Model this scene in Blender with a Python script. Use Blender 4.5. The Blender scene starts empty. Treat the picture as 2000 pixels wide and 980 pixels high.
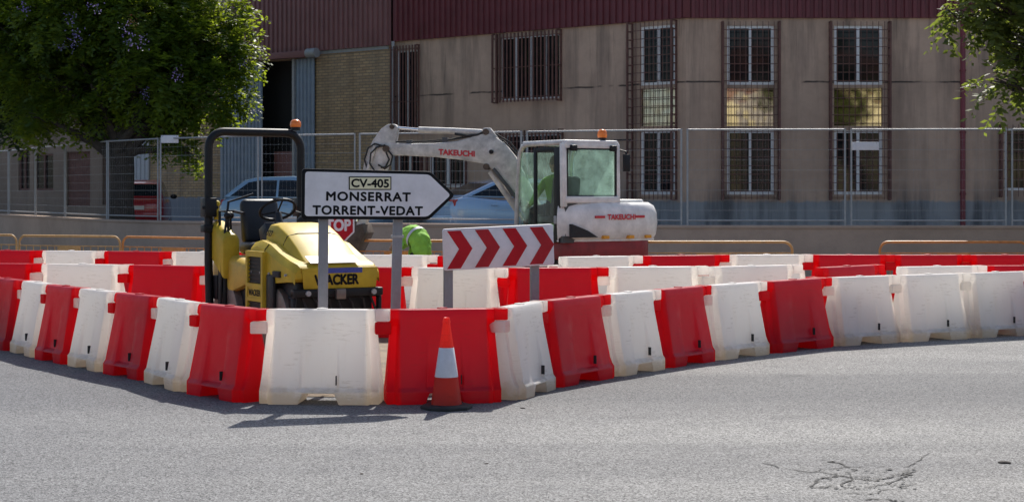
import bpy, bmesh, math, random
from mathutils import Vector, Matrix, Quaternion
R = math.radians
random.seed(11)
scene = bpy.context.scene
COL = scene.collection

# ------------------------------------------------------------------ camera, sky, sun, exposure
F, CX, HY, EYE = 3200.0, 1000.0, 375.0, 1.773       # focal length in photo pixels, centre column, horizon row, eye height
cd = bpy.data.cameras.new("camera")
cam = bpy.data.objects.new("camera", cd); COL.objects.link(cam)
cam.location = (0, 0, EYE); cam.rotation_euler = (R(90), 0, 0)
cd.sensor_width = 36; cd.lens = F / 2000 * 36; cd.shift_y = -(490 - HY) / 2000
cd.clip_end = 2000; cd.clip_start = 0.1
cd.dof.use_dof = True; cd.dof.focus_distance = 14.5; cd.dof.aperture_fstop = 7.0
scene.camera = cam

SUN = Vector((0.17, 0.92, 1.0)).normalized()
EL = math.asin(SUN.z); AZ = math.atan2(SUN.x, SUN.y)
w = bpy.data.worlds.new("World"); scene.world = w; w.use_nodes = True
nt = w.node_tree; bg = nt.nodes["Background"]
sky = nt.nodes.new("ShaderNodeTexSky"); sky.sky_type = 'NISHITA'; sky.sun_disc = False
sky.sun_elevation = EL; sky.sun_rotation = AZ; sky.air_density = 1.0; sky.dust_density = 1.6; sky.ozone_density = 1.0
nt.links.new(sky.outputs[0], bg.inputs[0]); bg.inputs[1].default_value = 0.10
sl = bpy.data.lights.new("sun", 'SUN'); sl.energy = 4.2; sl.angle = R(0.5); sl.color = (1.0, 0.955, 0.88)
so = bpy.data.objects.new("sun", sl); COL.objects.link(so)
so.rotation_euler = SUN.to_track_quat('Z', 'Y').to_euler(); so.location = (5, 30, 40)
vs = scene.view_settings
vs.view_transform = 'Standard'; vs.look = 'None'; vs.gamma = 1; vs.use_curve_mapping = False; vs.exposure = 0.55
cy = scene.cycles
cy.max_bounces = 10; cy.diffuse_bounces = 4; cy.transmission_bounces = 8; cy.transparent_max_bounces = 24
cy.use_denoising = True
cy.sample_clamp_indirect = 6

# ------------------------------------------------------------------ helpers
def at(px, py, d):                                  # point seen at photo pixel (px, py) at distance d
    return Vector(((px - CX) * d / F, d, EYE - (py - HY) * d / F))
def ss(a, b, x):
    t = max(0, min(1, (x - a) / (b - a))); return t * t * (3 - 2 * t)

def tag(o, label=None, cat=None, group=None, kind=None):
    if label: o['label'] = label
    if cat: o['category'] = cat
    if group: o['group'] = group
    if kind: o['kind'] = kind
    return o
def thing(name, label, cat, loc=(0, 0, 0), rotz=0, group=None):
    o = bpy.data.objects.new(name, None); COL.objects.link(o)
    o.empty_display_size = 0.2
    o.location = loc; o.rotation_euler = (0, 0, rotz)
    return tag(o, label, cat, group)

class MB:
    """collects shapes, builds ONE mesh object"""
    def __init__(self): self.v = []; self.f = []
    def add(self, vs, fs):
        n = len(self.v); self.v += [tuple(p) for p in vs]; self.f += [tuple(i + n for i in f) for f in fs]
        return self
    def box(self, c, s, M=None):
        x, y, z = s[0] / 2, s[1] / 2, s[2] / 2
        P = [Vector((a * x, b * y, e * z)) for e in (-1, 1) for b in (-1, 1) for a in (-1, 1)]
        if M is not None: P = [M @ p for p in P]
        P = [p + Vector(c) for p in P]
        return self.add(P, [(0, 2, 3, 1), (4, 5, 7, 6), (0, 1, 5, 4), (2, 6, 7, 3), (0, 4, 6, 2), (1, 3, 7, 5)])
    def bx(self, x0, x1, y0, y1, z0, z1):
        return self.box(((x0 + x1) / 2, (y0 + y1) / 2, (z0 + z1) / 2), (abs(x1 - x0), abs(y1 - y0), abs(z1 - z0)))
    def bar(self, a, b, wx, wy=None, up=Vector((0, 0, 1))):
        a, b = Vector(a), Vector(b); d = b - a; L = d.length; z = d / L
        if abs(z.dot(up)) > .98: up = Vector((0, 1, 0))
        x = up.cross(z).normalized(); y = z.cross(x)
        M = Matrix((x, y, z)).transposed()
        return self.box((a + b) / 2, (wx, wy or wx, L), M)
    def tube(self, pts, r, n=8, cap=True):
        pts = [Vector(p) for p in pts]; m = len(pts)
        rs = r if isinstance(r, (list, tuple)) else [r] * m
        up = Vector((0, 0, 1)); V = []; Fs = []; px = None
        for i, p in enumerate(pts):
            t = (pts[min(i + 1, m - 1)] - pts[max(i - 1, 0)]).normalized()
            if px is None:
                ref = up if abs(t.dot(up)) < .95 else Vector((0, 1, 0))
                px = ref.cross(t).normalized()
            px = (px - t * px.dot(t)).normalized(); py = t.cross(px)
            for k in range(n):
                a = 2 * math.pi * k / n
                V.append(p + (px * math.cos(a) + py * math.sin(a)) * rs[i])
        for i in range(m - 1):
            for k in range(n):
                k2 = (k + 1) % n
                Fs.append((i * n + k, i * n + k2, (i + 1) * n + k2, (i + 1) * n + k))
        if cap:
            Fs.append(tuple(reversed(range(n)))); Fs.append(tuple((m - 1) * n + k for k in range(n)))
        return self.add(V, Fs)
    def cyl(self, a, b, r, r2=None, n=16): return self.tube([a, b], [r, r if r2 is None else r2], n)
    def lathe(self, prof, c=(0, 0, 0), n=24, axis='z'):
        V = []; Fs = []; m = len(prof)
        for r, h in prof:
            for k in range(n):
                a = 2 * math.pi * k / n; u, v = r * math.cos(a), r * math.sin(a)
                p = (u, v, h) if axis == 'z' else ((h, u, v) if axis == 'x' else (v, h, u))
                V.append(Vector(p) + Vector(c))
        for i in range(m - 1):
            for k in range(n):
                k2 = (k + 1) % n; Fs.append((i * n + k, i * n + k2, (i + 1) * n + k2, (i + 1) * n + k))
        Fs.append(tuple(reversed(range(n)))); Fs.append(tuple((m - 1) * n + k for k in range(n)))
        return self.add(V, Fs)
    def prism(self, poly, h0, h1, axis='y', M=None):
        """poly of (a,b) in the plane across axis; extruded from h0 to h1"""
        n = len(poly)
        mk = {'y': lambda a, b, h: (a, h, b), 'x': lambda a, b, h: (h, a, b), 'z': lambda a, b, h: (a, b, h)}[axis]
        V = [Vector(mk(a, b, h0)) for a, b in poly] + [Vector(mk(a, b, h1)) for a, b in poly]
        if M is not None: V = [M @ p for p in V]
        Fs = [tuple(range(n)), tuple(reversed(range(n, 2 * n)))] + [(i, n + i, n + (i + 1) % n, (i + 1) % n) for i in range(n)]
        return self.add(V, Fs)
    def sphere(self, c, r, n=14, m=8, sc=(1, 1, 1)):
        V = []; Fs = []
        for i in range(m + 1):
            t = math.pi * i / m
            for k in range(n):
                a = 2 * math.pi * k / n
                V.append(Vector((math.sin(t) * math.cos(a) * sc[0] * r, math.sin(t) * math.sin(a) * sc[1] * r, math.cos(t) * sc[2] * r)) + Vector(c))
        for i in range(m):
            for k in range(n):
                k2 = (k + 1) % n; Fs.append((i * n + k, (i + 1) * n + k, (i + 1) * n + k2, i * n + k2))
        return self.add(V, Fs)
    def build(self, name, mat, parent=None, loc=(0, 0, 0), rotz=0, smooth=False, bevel=0, seg=2, recalc=True, ang=35, subsurf=0, label=None):
        me = bpy.data.meshes.new(name); me.from_pydata(self.v, [], self.f)
        if recalc:
            b = bmesh.new(); b.from_mesh(me)
            bmesh.ops.remove_doubles(b, verts=b.verts, dist=1e-5)
            bmesh.ops.recalc_face_normals(b, faces=b.faces); b.to_mesh(me); b.free()
        o = bpy.data.objects.new(name, me); COL.objects.link(o)
        if mat: me.materials.append(mat)
        if bevel:
            md = o.modifiers.new("bevel", 'BEVEL'); md.width = bevel; md.segments = seg; md.limit_method = 'ANGLE'; md.angle_limit = R(ang)
        if subsurf:
            md = o.modifiers.new("sub", 'SUBSURF'); md.levels = md.render_levels = subsurf
        if smooth or bevel or subsurf:
            bake(o)
            for p in o.data.polygons: p.use_smooth = True
            o.data.set_sharp_from_angle(angle=R(40))
        o.location = loc; o.rotation_euler = (0, 0, rotz)
        if parent: o.parent = parent
        if label: o['label'] = label
        return o
def bake(o):
    if not o.modifiers: return
    dg = bpy.context.evaluated_depsgraph_get(); dg.update()
    me = bpy.data.meshes.new_from_object(o.evaluated_get(dg))
    o.modifiers.clear(); o.data = me
def part(name, mat, parent, fn, **k):
    m = MB(); fn(m); return m.build(name, mat, parent, **k)

def text(name, s, mat, parent, p, right, up, width, height=None, bold=0.0, off=0.004, shear=0, spacing=1.0, label=None):
    """flat lettering: s centred on p, fitted to width (and height); strokes are thickened by bold x letter height"""
    c = bpy.data.curves.new(name, 'FONT'); c.body = s; c.align_x = 'CENTER'; c.align_y = 'CENTER'
    c.shear = shear; c.space_character = spacing; c.resolution_u = 4
    t = bpy.data.objects.new(name, c); COL.objects.link(t)
    dg = bpy.context.evaluated_depsgraph_get(); dg.update()
    me = bpy.data.meshes.new_from_object(t.evaluated_get(dg)); bpy.data.objects.remove(t)
    xs = [v.co.x for v in me.vertices]; ys = [v.co.y for v in me.vertices]
    cx, cyy = (min(xs) + max(xs)) / 2, (min(ys) + max(ys)) / 2
    hgt = height or width * (max(ys) - min(ys)) / (max(xs) - min(xs)); b = bold * hgt
    sx = (width - 2 * b) / (max(xs) - min(xs)); sy = (hgt - 2 * b) / (max(ys) - min(ys))
    right, up, p = Vector(right).normalized(), Vector(up).normalized(), Vector(p); nrm = right.cross(up)
    base = [((v.co.x - cx) * sx, (v.co.y - cyy) * sy) for v in me.vertices]; polys = [tuple(q.vertices) for q in me.polygons]
    V, Fc = [], []
    for k in range(9 if b else 1):
        dx, dy = (0, 0) if k == 8 or not b else (b * math.cos(k * math.pi / 4), b * math.sin(k * math.pi / 4))
        n = len(V); V += [tuple(p + right * (x + dx) + up * (y + dy) + nrm * (off + k * .00012)) for x, y in base]; Fc += [tuple(i + n for i in q) for q in polys]
    me = bpy.data.meshes.new(name); me.from_pydata(V, [], Fc); me.materials.append(mat)
    o = bpy.data.objects.new(name, me); COL.objects.link(o); o.parent = parent
    if label: o['label'] = label
    return o
def copy_tree(o, parent=None):
    c = o.copy(); COL.objects.link(c)
    if parent: c.parent = parent
    for ch in list(o.children): copy_tree(ch, c)
    return c

# ------------------------------------------------------------------ materials
def mat(name, col, rough=.6, metal=0, spec=.5, noise=0, nscale=8, bump=0, bscale=60, coat=0, obj=True):
    m = bpy.data.materials.new(name); m.use_nodes = True; n = m.node_tree; b = n.nodes["Principled BSDF"]
    b.inputs["Roughness"].default_value = rough; b.inputs["Metallic"].default_value = metal
    b.inputs["Specular IOR Level"].default_value = spec; b.inputs["Coat Weight"].default_value = coat
    b.inputs["Base Color"].default_value = (*col, 1)
    tc = n.nodes.new("ShaderNodeTexCoord"); src = tc.outputs["Object"]
    if noise:
        t = n.nodes.new("ShaderNodeTexNoise"); t.inputs["Scale"].default_value = nscale; t.inputs["Detail"].default_value = 6; t.inputs["Roughness"].default_value = .65
        n.links.new(src, t.inputs["Vector"])
        r = n.nodes.new("ShaderNodeMapRange"); r.inputs[1].default_value = .3; r.inputs[2].default_value = .7
        r.inputs[3].default_value = 1 - noise; r.inputs[4].default_value = 1 + noise
        n.links.new(t.outputs["Fac"], r.inputs[0])
        x = n.nodes.new("ShaderNodeMix"); x.data_type = 'RGBA'; x.blend_type = 'MULTIPLY'; x.inputs[0].default_value = 1
        x.inputs[6].default_value = (*col, 1); n.links.new(r.outputs[0], x.inputs[7]); n.links.new(x.outputs[2], b.inputs["Base Color"])
        rr = n.nodes.new("ShaderNodeMapRange"); rr.inputs[3].default_value = max(0, rough - .1); rr.inputs[4].default_value = min(1, rough + .12)
        n.links.new(t.outputs["Fac"], rr.inputs[0]); n.links.new(rr.outputs[0], b.inputs["Roughness"])
    if bump:
        t2 = n.nodes.new("ShaderNodeTexNoise"); t2.inputs["Scale"].default_value = bscale; t2.inputs["Detail"].default_value = 4
        n.links.new(src, t2.inputs["Vector"])
        bp = n.nodes.new("ShaderNodeBump"); bp.inputs["Strength"].default_value = bump; bp.inputs["Distance"].default_value = .02
        n.links.new(t2.outputs["Fac"], bp.inputs["Height"]); n.links.new(bp.outputs[0], b.inputs["Normal"])
    return m
class G:
    """tiny node-graph helper"""
    def __init__(s, name):
        s.m = bpy.data.materials.new(name); s.m.use_nodes = True; s.n = s.m.node_tree; s.b = s.n.nodes["Principled BSDF"]; s.out = s.n.nodes["Material Output"]
        s.tc = s.n.nodes.new("ShaderNodeTexCoord")
    def nd(s, t, **k):
        x = s.n.nodes.new(t)
        for a, v in k.items(): setattr(x, a, v)
        return x
    def L(s, a, b): s.n.links.new(a, b)
    def noise(s, scale, detail=5, rough=.6, vec=None, dist=0):
        t = s.nd("ShaderNodeTexNoise"); t.inputs["Scale"].default_value = scale; t.inputs["Detail"].default_value = detail; t.inputs["Roughness"].default_value = rough; t.inputs["Distortion"].default_value = dist
        s.L(vec or s.tc.outputs["Object"], t.inputs["Vector"]); return t.outputs["Fac"]
    def mapping(s, sc=(1, 1, 1), rot=(0, 0, 0), loc=(0, 0, 0)):
        t = s.nd("ShaderNodeMapping"); t.inputs["Scale"].default_value = sc; t.inputs["Rotation"].default_value = rot; t.inputs["Location"].default_value = loc
        s.L(s.tc.outputs["Object"], t.inputs["Vector"]); return t.outputs[0]
    def rng(s, x, a, b, c=0, d=1):
        t = s.nd("ShaderNodeMapRange"); t.inputs[1].default_value = a; t.inputs[2].default_value = b; t.inputs[3].default_value = c; t.inputs[4].default_value = d
        s.L(x, t.inputs[0]); return t.outputs[0]
    def mix(s, fac, a, b, mode='MIX'):
        t = s.nd("ShaderNodeMix", data_type='RGBA', blend_type=mode)
        for i, v in ((0, fac), (6, a), (7, b)):
            sock = t.inputs[i]
            if isinstance(v, (int, float)): sock.default_value = v if i == 0 else (v, v, v, 1)
            elif isinstance(v, tuple): sock.default_value = (*v, 1)
            else: s.L(v, sock)
        return t.outputs[2]
    def math(s, op, a, b=0):
        t = s.nd("ShaderNodeMath", operation=op)
        for sock, v in ((t.inputs[0], a), (t.inputs[1], b)):
            if isinstance(v, (int, float)): sock.default_value = v
            else: s.L(v, sock)
        return t.outputs[0]
    def sep(s, vec=None):
        t = s.nd("ShaderNodeSeparateXYZ"); s.L(vec or s.tc.outputs["Object"], t.inputs[0]); return t.outputs
    def bump(s, h, strength=.3, dist=.02):
        t = s.nd("ShaderNodeBump"); t.inputs["Strength"].default_value = strength; t.inputs["Distance"].default_value = dist
        s.L(h, t.inputs["Height"]); s.L(t.outputs[0], s.b.inputs["Normal"])
    def col(s, c): s.L(c, s.b.inputs["Base Color"])

def asphalt():
    g = G("asphalt")
    big = g.noise(.35, 4, .6); mid = g.noise(2.2, 5, .65)
    streak = g.noise(.8, 4, .6, g.mapping((.10, .85, 1), (0, 0, R(-24))), .6)
    fine = g.noise(130, 2, .8)
    vor = g.nd("ShaderNodeTexVoronoi"); vor.inputs["Scale"].default_value = 100; g.L(g.tc.outputs["Object"], vor.inputs["Vector"])
    vr = g.rng(g.sep(vor.outputs["Color"])[0], 0, 1, .28, 1.78)
    c = g.mix(g.rng(big, .35, .65), (.15, .147, .147), (.192, .187, .181))
    c = g.mix(g.rng(streak, .38, .68), c, (.24, .235, .225))
    lane = g.noise(.5, 3, .5, g.mapping((.06, .55, 1), (0, 0, R(-30)), (3, 1, 0)))
    c = g.mix(g.rng(lane, .46, .62, 0, .8), c, (.095, .095, .099))
    oil = g.noise(.9, 2, .5, None, .3); c = g.mix(g.rng(oil, .68, .76, 0, .5), c, (.06, .06, .062))
    c = g.mix(g.rng(g.sep()[0], -4.5, 2.0, .75, 0), c, (.115, .117, .126))
    c = g.mix(g.rng(mid, .52, .75, 0, .55), c, (.105, .105, .111))
    c = g.mix(1.0, c, vr, 'MULTIPLY')
    c = g.mix(1.0, c, g.rng(fine, .3, .7, .72, 1.25), 'MULTIPLY')
    g.col(c); g.b.inputs["Roughness"].default_value = .85; g.b.inputs["Specular IOR Level"].default_value = .3
    g.bump(g.math('ADD', vor.outputs["Distance"], fine), .5, .006)
    return g.m
def plastic(name, col, tcol, tw, dirt, white):
    g = G(name); z = g.sep()[2]
    n1 = g.noise(9, 5, .65); n2 = g.noise(2.5, 3, .5); sc = g.noise(14, 4, .7, g.mapping((1, 1, .12)))
    oi = g.nd("ShaderNodeObjectInfo")
    lowz = g.math('ADD', z, g.rng(n1, .3, .7, -.045, .045))
    c = g.mix(g.rng(oi.outputs["Random"], 0, 1, 0, .8), col, tuple(x * .80 + .012 for x in col))
    c = g.mix(g.rng(sc, .55, .8, 0, .30 if white else .22), c, dirt)
    c = g.mix(g.rng(n2, .5, .75, 0, .12), c, dirt)
    c = g.mix(g.rng(lowz, .05, .16, .58 if white else .45, 0), c, dirt)
    scr = g.noise(1.0, 6, .75, g.mapping((6, 6, 55), (0, R(12), 0)), .4); pat = g.noise(4, 3, .6)
    c = g.mix(g.math('MULTIPLY', g.rng(scr, .53, .60, 0, .5), g.rng(pat, .50, .58)), c, (.20, .17, .15) if white else (.16, .035, .035))   # scuffs
    g.col(c); g.b.inputs["Roughness"].default_value = .38 if white else .42
    g.L(g.rng(n1, .3, .7, .32, .52), g.b.inputs["Roughness"]); g.b.inputs['Specular IOR Level'].default_value = .32
    g.bump(g.math('ADD', g.noise(3, 2, .5), g.math('MULTIPLY', g.noise(45, 3), .12)), .25, .03)
    t = g.nd("ShaderNodeBsdfTranslucent")
    tc2 = g.mix(g.rng(lowz, .05, .15, .6, 0), tcol, (.55, .42, .20) if white else tcol)
    g.L(tc2, t.inputs[0])
    mx = g.nd("ShaderNodeMixShader"); ax = g.math('ABSOLUTE', g.sep()[0]); g.L(g.rng(ax, .36, .385, tw, tw + .34), mx.inputs[0])   # thinner wall at the moulded ends
    g.L(g.b.outputs[0], mx.inputs[1]); g.L(t.outputs[0], mx.inputs[2]); g.L(mx.outputs[0], g.out.inputs[0])
    return g.m
def concrete_wall(name, base, dado=None, streaks=True, zj=None):
    g = G(name); z = g.sep()[2]
    n0 = g.noise(.5, 5, .6); n1 = g.noise(3.5, 6, .7); st = g.noise(1.6, 5, .65, g.mapping((1, 1, .10)))
    c = g.mix(g.rng(n0, .3, .7), tuple(x * .85 for x in base), tuple(x * 1.15 for x in base))
    c = g.mix(g.rng(n1, .45, .8, 0, .35), c, tuple(x * .6 for x in base))
    if streaks:
        top = g.rng(z, 2.2, 5.9, .35, 1.0)
        c = g.mix(g.math('MULTIPLY', g.rng(st, .47, .68, 0, .75), top), c, (.10, .08, .068))
        st2 = g.noise(5.5, 4, .7, g.mapping((1, 1, .05), (0, 0, 0), (2, 0, 1)))
        c = g.mix(g.math('MULTIPLY', g.rng(st2, .56, .66, 0, .8), g.math('MULTIPLY', g.rng(n0, .42, .6), g.rng(z, 3.2, 5.9, .15, 1))), c, (.075, .06, .05))
    if zj is not None:                                  # a cast joint, broken here and there
        dz = g.math('ABSOLUTE', g.math('SUBTRACT', g.math('ADD', z, g.rng(g.noise(1.2), .3, .7, -.02, .02)), zj))
        ln = g.math('MULTIPLY', g.rng(dz, .012, .03, 1, 0), g.rng(g.noise(.7, 3), .42, .5, 0, .9))
        c = g.mix(ln, c, (.04, .035, .033))
    if dado is not None:
        h, dc = dado
        e = g.math('ADD', z, g.rng(n1, .3, .7, -.05, .05))
        c = g.mix(g.rng(e, h - .03, h + .03, .9, 0), c, dc)
        c = g.mix(g.math('MULTIPLY', g.rng(st, .44, .64, 0, .75), g.rng(e, h - .1, h + .55, 1, 0)), c, (.07, .07, .075))
    g.col(c); g.b.inputs["Roughness"].default_value = .9; g.b.inputs["Specular IOR Level"].default_value = .2
    g.bump(g.noise(30, 5), .35, .01)
    return g.m
def brick_mat():
    g = G("buff_brick")
    v = g.nd("ShaderNodeCombineXYZ"); s = g.sep(); g.L(s[0], v.inputs[0]); g.L(s[2], v.inputs[1])
    t = g.nd("ShaderNodeTexBrick"); t.inputs["Scale"].default_value = 1; t.inputs["Brick Width"].default_value = .26; t.inputs["Row Height"].default_value = .085
    t.inputs["Mortar Size"].default_value = .012; t.inputs["Color1"].default_value = (.60, .40, .22, 1); t.inputs["Color2"].default_value = (.43, .275, .15, 1); t.inputs["Mortar"].default_value = (.22, .17, .12, 1)
    g.L(v.outputs[0], t.inputs["Vector"])
    n = g.noise(1.1, 5, .65); st = g.noise(2, 4, .6, g.mapping((1, 1, .12)))
    c = g.mix(g.rng(n, .35, .7, 0, .45), t.outputs["Color"], (.30, .25, .18))
    c = g.mix(g.rng(st, .52, .75, 0, .5), c, (.09, .075, .06))
    e = g.math('ADD', s[2], g.rng(g.noise(4), .3, .7, -.04, .04))
    c = g.mix(g.rng(e, 1.58, 1.62, .9, 0), c, (.22, .25, .31))
    g.col(c); g.b.inputs["Roughness"].default_value = .9; g.bump(t.outputs["Fac"], -.4, .012)
    return g.m
def glass_mat(name, tint=(.75, .85, .82), glow=.12, clear=.75):
    g = G(name)
    tr = g.nd("ShaderNodeBsdfTransparent"); tr.inputs[0].default_value = (*[c * clear for c in tint], 1)
    gl = g.nd("ShaderNodeBsdfGlossy"); gl.inputs["Roughness"].default_value = .03; gl.inputs[0].default_value = (.9, .95, .95, 1)
    lw = g.nd("ShaderNodeLayerWeight"); lw.inputs[0].default_value = .5; fr = g.math('MULTIPLY', g.math('POWER', lw.outputs["Facing"], 4), .5)
    df = g.nd("ShaderNodeBsdfTranslucent"); df.inputs[0].default_value = (.80, .92, .86, 1)     # pale green translucency brightens the pane, standing in for sunlit background seen through
    m0 = g.nd("ShaderNodeMixShader"); g.L(g.rng(g.noise(5, 4), .3, .75, glow * .2, glow), m0.inputs[0]); g.L(tr.outputs[0], m0.inputs[1]); g.L(df.outputs[0], m0.inputs[2])
    m1 = g.nd("ShaderNodeMixShader"); g.L(g.math('ADD', fr, .03), m1.inputs[0]); g.L(m0.outputs[0], m1.inputs[1]); g.L(gl.outputs[0], m1.inputs[2])
    g.L(m1.outputs[0], g.out.inputs[0]); return g.m
def leaf_mat(name, c1, c2, tr, tw=.45, rough=.5):
    g = G(name)
    geo = g.nd("ShaderNodeNewGeometry")
    try: rnd = geo.outputs["Random Per Island"]
    except Exception: rnd = g.noise(3)
    c = g.mix(rnd, c1, c2)
    c = g.mix(g.rng(g.noise(.9, 3), .4, .65, 0, .5), c, tuple(x * .7 for x in c1))
    g.col(c); g.b.inputs["Roughness"].default_value = rough; g.b.inputs["Specular IOR Level"].default_value = .25
    t = g.nd("ShaderNodeBsdfTranslucent"); t.inputs[0].default_value = (*tr, 1)
    mx = g.nd("ShaderNodeMixShader"); mx.inputs[0].default_value = tw
    g.L(g.b.outputs[0], mx.inputs[1]); g.L(t.outputs[0], mx.inputs[2]); g.L(mx.outputs[0], g.out.inputs[0]); return g.m

M = {}
M['asphalt'] = asphalt()
M['red_pl'] = plastic("red_plastic", (.40, .010, .030), (.92, .006, .016), .36, (.17, .02, .03), False)
M['white_pl'] = plastic("white_plastic", (.80, .79, .785), (.94, .905, .86), .44, (.52, .44, .32), True)
M['dirt'] = mat("bare_earth", (.21, .165, .115), .95, noise=.35, nscale=2.5, bump=.6, bscale=25)
M['paving'] = mat("paving", (.24, .225, .21), .9, noise=.2, nscale=3, bump=.2)
M['retain'] = concrete_wall("retaining_concrete", (.44, .325, .255), streaks=False)
M['render'] = concrete_wall("stained_render", (.54, .375, .275), (1.55, (.30, .315, .325)), True, 4.46)
M['old_render'] = concrete_wall("old_house_render", (.27, .20, .155), None, True)
M['brick'] = brick_mat()
M['maroon'] = mat("maroon_sheet", (.145, .032, .038), .5, noise=.2, nscale=1.5, spec=.4)
M['mauve'] = mat("faded_maroon_sheet", (.25, .11, .105), .55, noise=.15, nscale=1.2, spec=.4)
M['rust'] = mat("rusty_grille_iron", (.15, .07, .055), .8, noise=.3, nscale=6)
M['pipe_red'] = mat("maroon_pipe", (.19, .03, .038), .5, noise=.2, nscale=4)
M['alu'] = mat("white_window_frame", (.86, .84, .82), .5, noise=.08)
M['winglass'] = mat("window_glass", (.012, .012, .015), .06, spec=.28)
M['spandrel'] = mat("bronze_mirror_panel", (.46, .43, .38), .03, metal=1.0, noise=.25, nscale=2.2)
def _wavy(m, sc, st):
    n = m.node_tree; b = n.nodes["Principled BSDF"]
    t = n.nodes.new("ShaderNodeTexNoise"); t.inputs["Scale"].default_value = sc; t.inputs["Detail"].default_value = 1
    tc = n.nodes.new("ShaderNodeTexCoord"); n.links.new(tc.outputs["Object"], t.inputs["Vector"])
    bp = n.nodes.new("ShaderNodeBump"); bp.inputs["Strength"].default_value = st; bp.inputs["Distance"].default_value = .02
    n.links.new(t.outputs["Fac"], bp.inputs["Height"]); n.links.new(bp.outputs[0], b.inputs["Normal"])
_wavy(M['spandrel'], 2.2, .35); _wavy(M['winglass'], 1.5, .12)
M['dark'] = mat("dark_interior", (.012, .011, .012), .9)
M['door_blue'] = mat("blue_grey_door_sheet", (.26, .32, .41), .5, noise=.15, nscale=3)
M['gate_white'] = mat("pale_gate_sheet", (.46, .48, .52), .55, noise=.12, nscale=3)
M['galv'] = mat("galvanised_steel", (.38, .38, .385), .6, metal=.3, noise=.15, nscale=12)
M['post_grey'] = mat("grey_sign_post", (.25, .25, .27), .55, metal=.3, noise=.12, nscale=10)
M['sign_white'] = mat("sign_white", (.72, .70, .74), .45, noise=.13, nscale=4)
M['sign_black'] = mat("sign_black", (.008, .008, .01), .6, spec=.15)
M['sign_cream'] = mat("sign_cream", (.78, .73, .50), .5, noise=.05)
M['sign_red'] = mat("sign_red", (.46, .014, .024), .5, noise=.18, nscale=3, spec=.15)
M['sign_red2'] = mat("faded_sign_red", (.42, .025, .034), .5, noise=.2, nscale=4, spec=.15)
M['sign_back'] = mat("sign_back_metal", (.40, .40, .42), .5, metal=.5)
M['ped'] = mat("orange_barrier_paint", (.62, .24, .06), .5, noise=.25, nscale=7)
M['ped2'] = mat("weathered_orange_paint", (.56, .31, .11), .55, noise=.25, nscale=7)
M['yellow'] = mat("roller_yellow", (.52, .36, .03), .5, noise=.2, nscale=4, spec=.25)
M['yellow_dk'] = mat("roller_yellow_dusty", (.55, .36, .05), .5, noise=.2, nscale=5)
M['black'] = mat("black_paint", (.010, .010, .012), .5, spec=.3, noise=.25, nscale=8)
M['seat'] = mat("black_vinyl", (.010, .011, .016), .5, bump=.1)
M['rubber'] = mat("black_rubber", (.022, .021, .022), .75, noise=.3, nscale=10)
M['steel'] = mat("worn_steel", (.20, .17, .15), .5, metal=.7, noise=.35, nscale=6)
M['chrome'] = mat("chrome", (.75, .75, .75), .12, metal=1.0)
M['ex_white'] = mat("excavator_white", (.72, .70, .68), .42, noise=.2, nscale=5, coat=.1)
M['ex_arm'] = mat("excavator_arm_paint", (.50, .475, .45), .5, noise=.38, nscale=6)
M['ex_red'] = mat("excavator_red", (.25, .018, .022), .5, noise=.3, nscale=5)
M['ex_grey'] = mat("excavator_grey", (.06, .06, .065), .55, noise=.2)
M['bucket'] = mat("rusty_bucket_steel", (.09, .065, .05), .7, metal=.2, noise=.45, nscale=6)
M['logo_red'] = mat("red_lettering", (.55, .02, .035), .5)
M['cabglass'] = glass_mat("cab_glass", (.86, .96, .93), .20, .95)
M['doorglass'] = glass_mat("door_glass", (.84, .92, .90), .08, .93)
M['hiviz'] = mat("hi_vis_green", (.27, .56, .06), .8, noise=.15, nscale=9)
M['navy'] = mat("navy_trousers", (.02, .024, .04), .9, noise=.2)
M['skin'] = mat("skin", (.36, .20, .13), .6)
M['hair'] = mat("dark_hair", (.02, .014, .01), .7)
M['orange_lamp'] = mat("amber_beacon_lens", (.85, .20, .02), .25, spec=.6)
M['car_blue'] = mat("pale_blue_car_paint", (.30, .45, .63), .25, metal=.2, coat=.9)
M['car_grey'] = mat("grey_blue_car_paint", (.20, .33, .46), .28, metal=.25, coat=.9)
M['car_red'] = mat("dark_red_car_paint", (.36, .02, .032), .3, metal=.1, coat=.8)
M['car_glass'] = mat("car_glass", (.010, .014, .02), .06, spec=.22)
M['tail'] = mat("tail_lamp_red", (.35, .012, .012), .2)
M['plate'] = mat("number_plate", (.60, .58, .55), .5)
M['bark'] = mat("bark", (.055, .045, .038), .95, noise=.4, nscale=7, bump=.8, bscale=22)
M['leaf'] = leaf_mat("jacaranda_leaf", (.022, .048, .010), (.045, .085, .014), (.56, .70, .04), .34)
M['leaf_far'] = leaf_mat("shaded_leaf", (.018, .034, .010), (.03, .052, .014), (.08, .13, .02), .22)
M['leaf2'] = leaf_mat("broad_leaf", (.045, .065, .016), (.09, .105, .028), (.34, .42, .06), .36)
M['flower'] = leaf_mat("violet_blossom", (.17, .13, .36), (.26, .20, .46), (.30, .23, .52), .3)
M['dryleaf'] = mat("brown_seed_pod", (.25, .09, .03), .8)
M['cone_or'] = plastic("cone_red_orange", (.78, .055, .035), (1.0, .11, .05), .5, (.25, .05, .04), False)
M['cone_wh'] = mat("cone_reflective_white", (.62, .60, .64), .4, noise=.1, nscale=12)
M['sticker'] = mat("white_sticker", (.52, .54, .60), .5, noise=.08, nscale=30)
M['blue_txt'] = mat("blue_print", (.05, .07, .34), .5, noise=.3, nscale=60)
M['crack'] = mat("bitumen_crack", (.022, .021, .021), .85)
M['house_yellow'] = mat("yellow_house_render", (.70, .60, .34), .9, noise=.12, nscale=1)
M['house_grey'] = mat("grey_house_render", (.34, .31, .28), .9, noise=.12, nscale=1)
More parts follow.
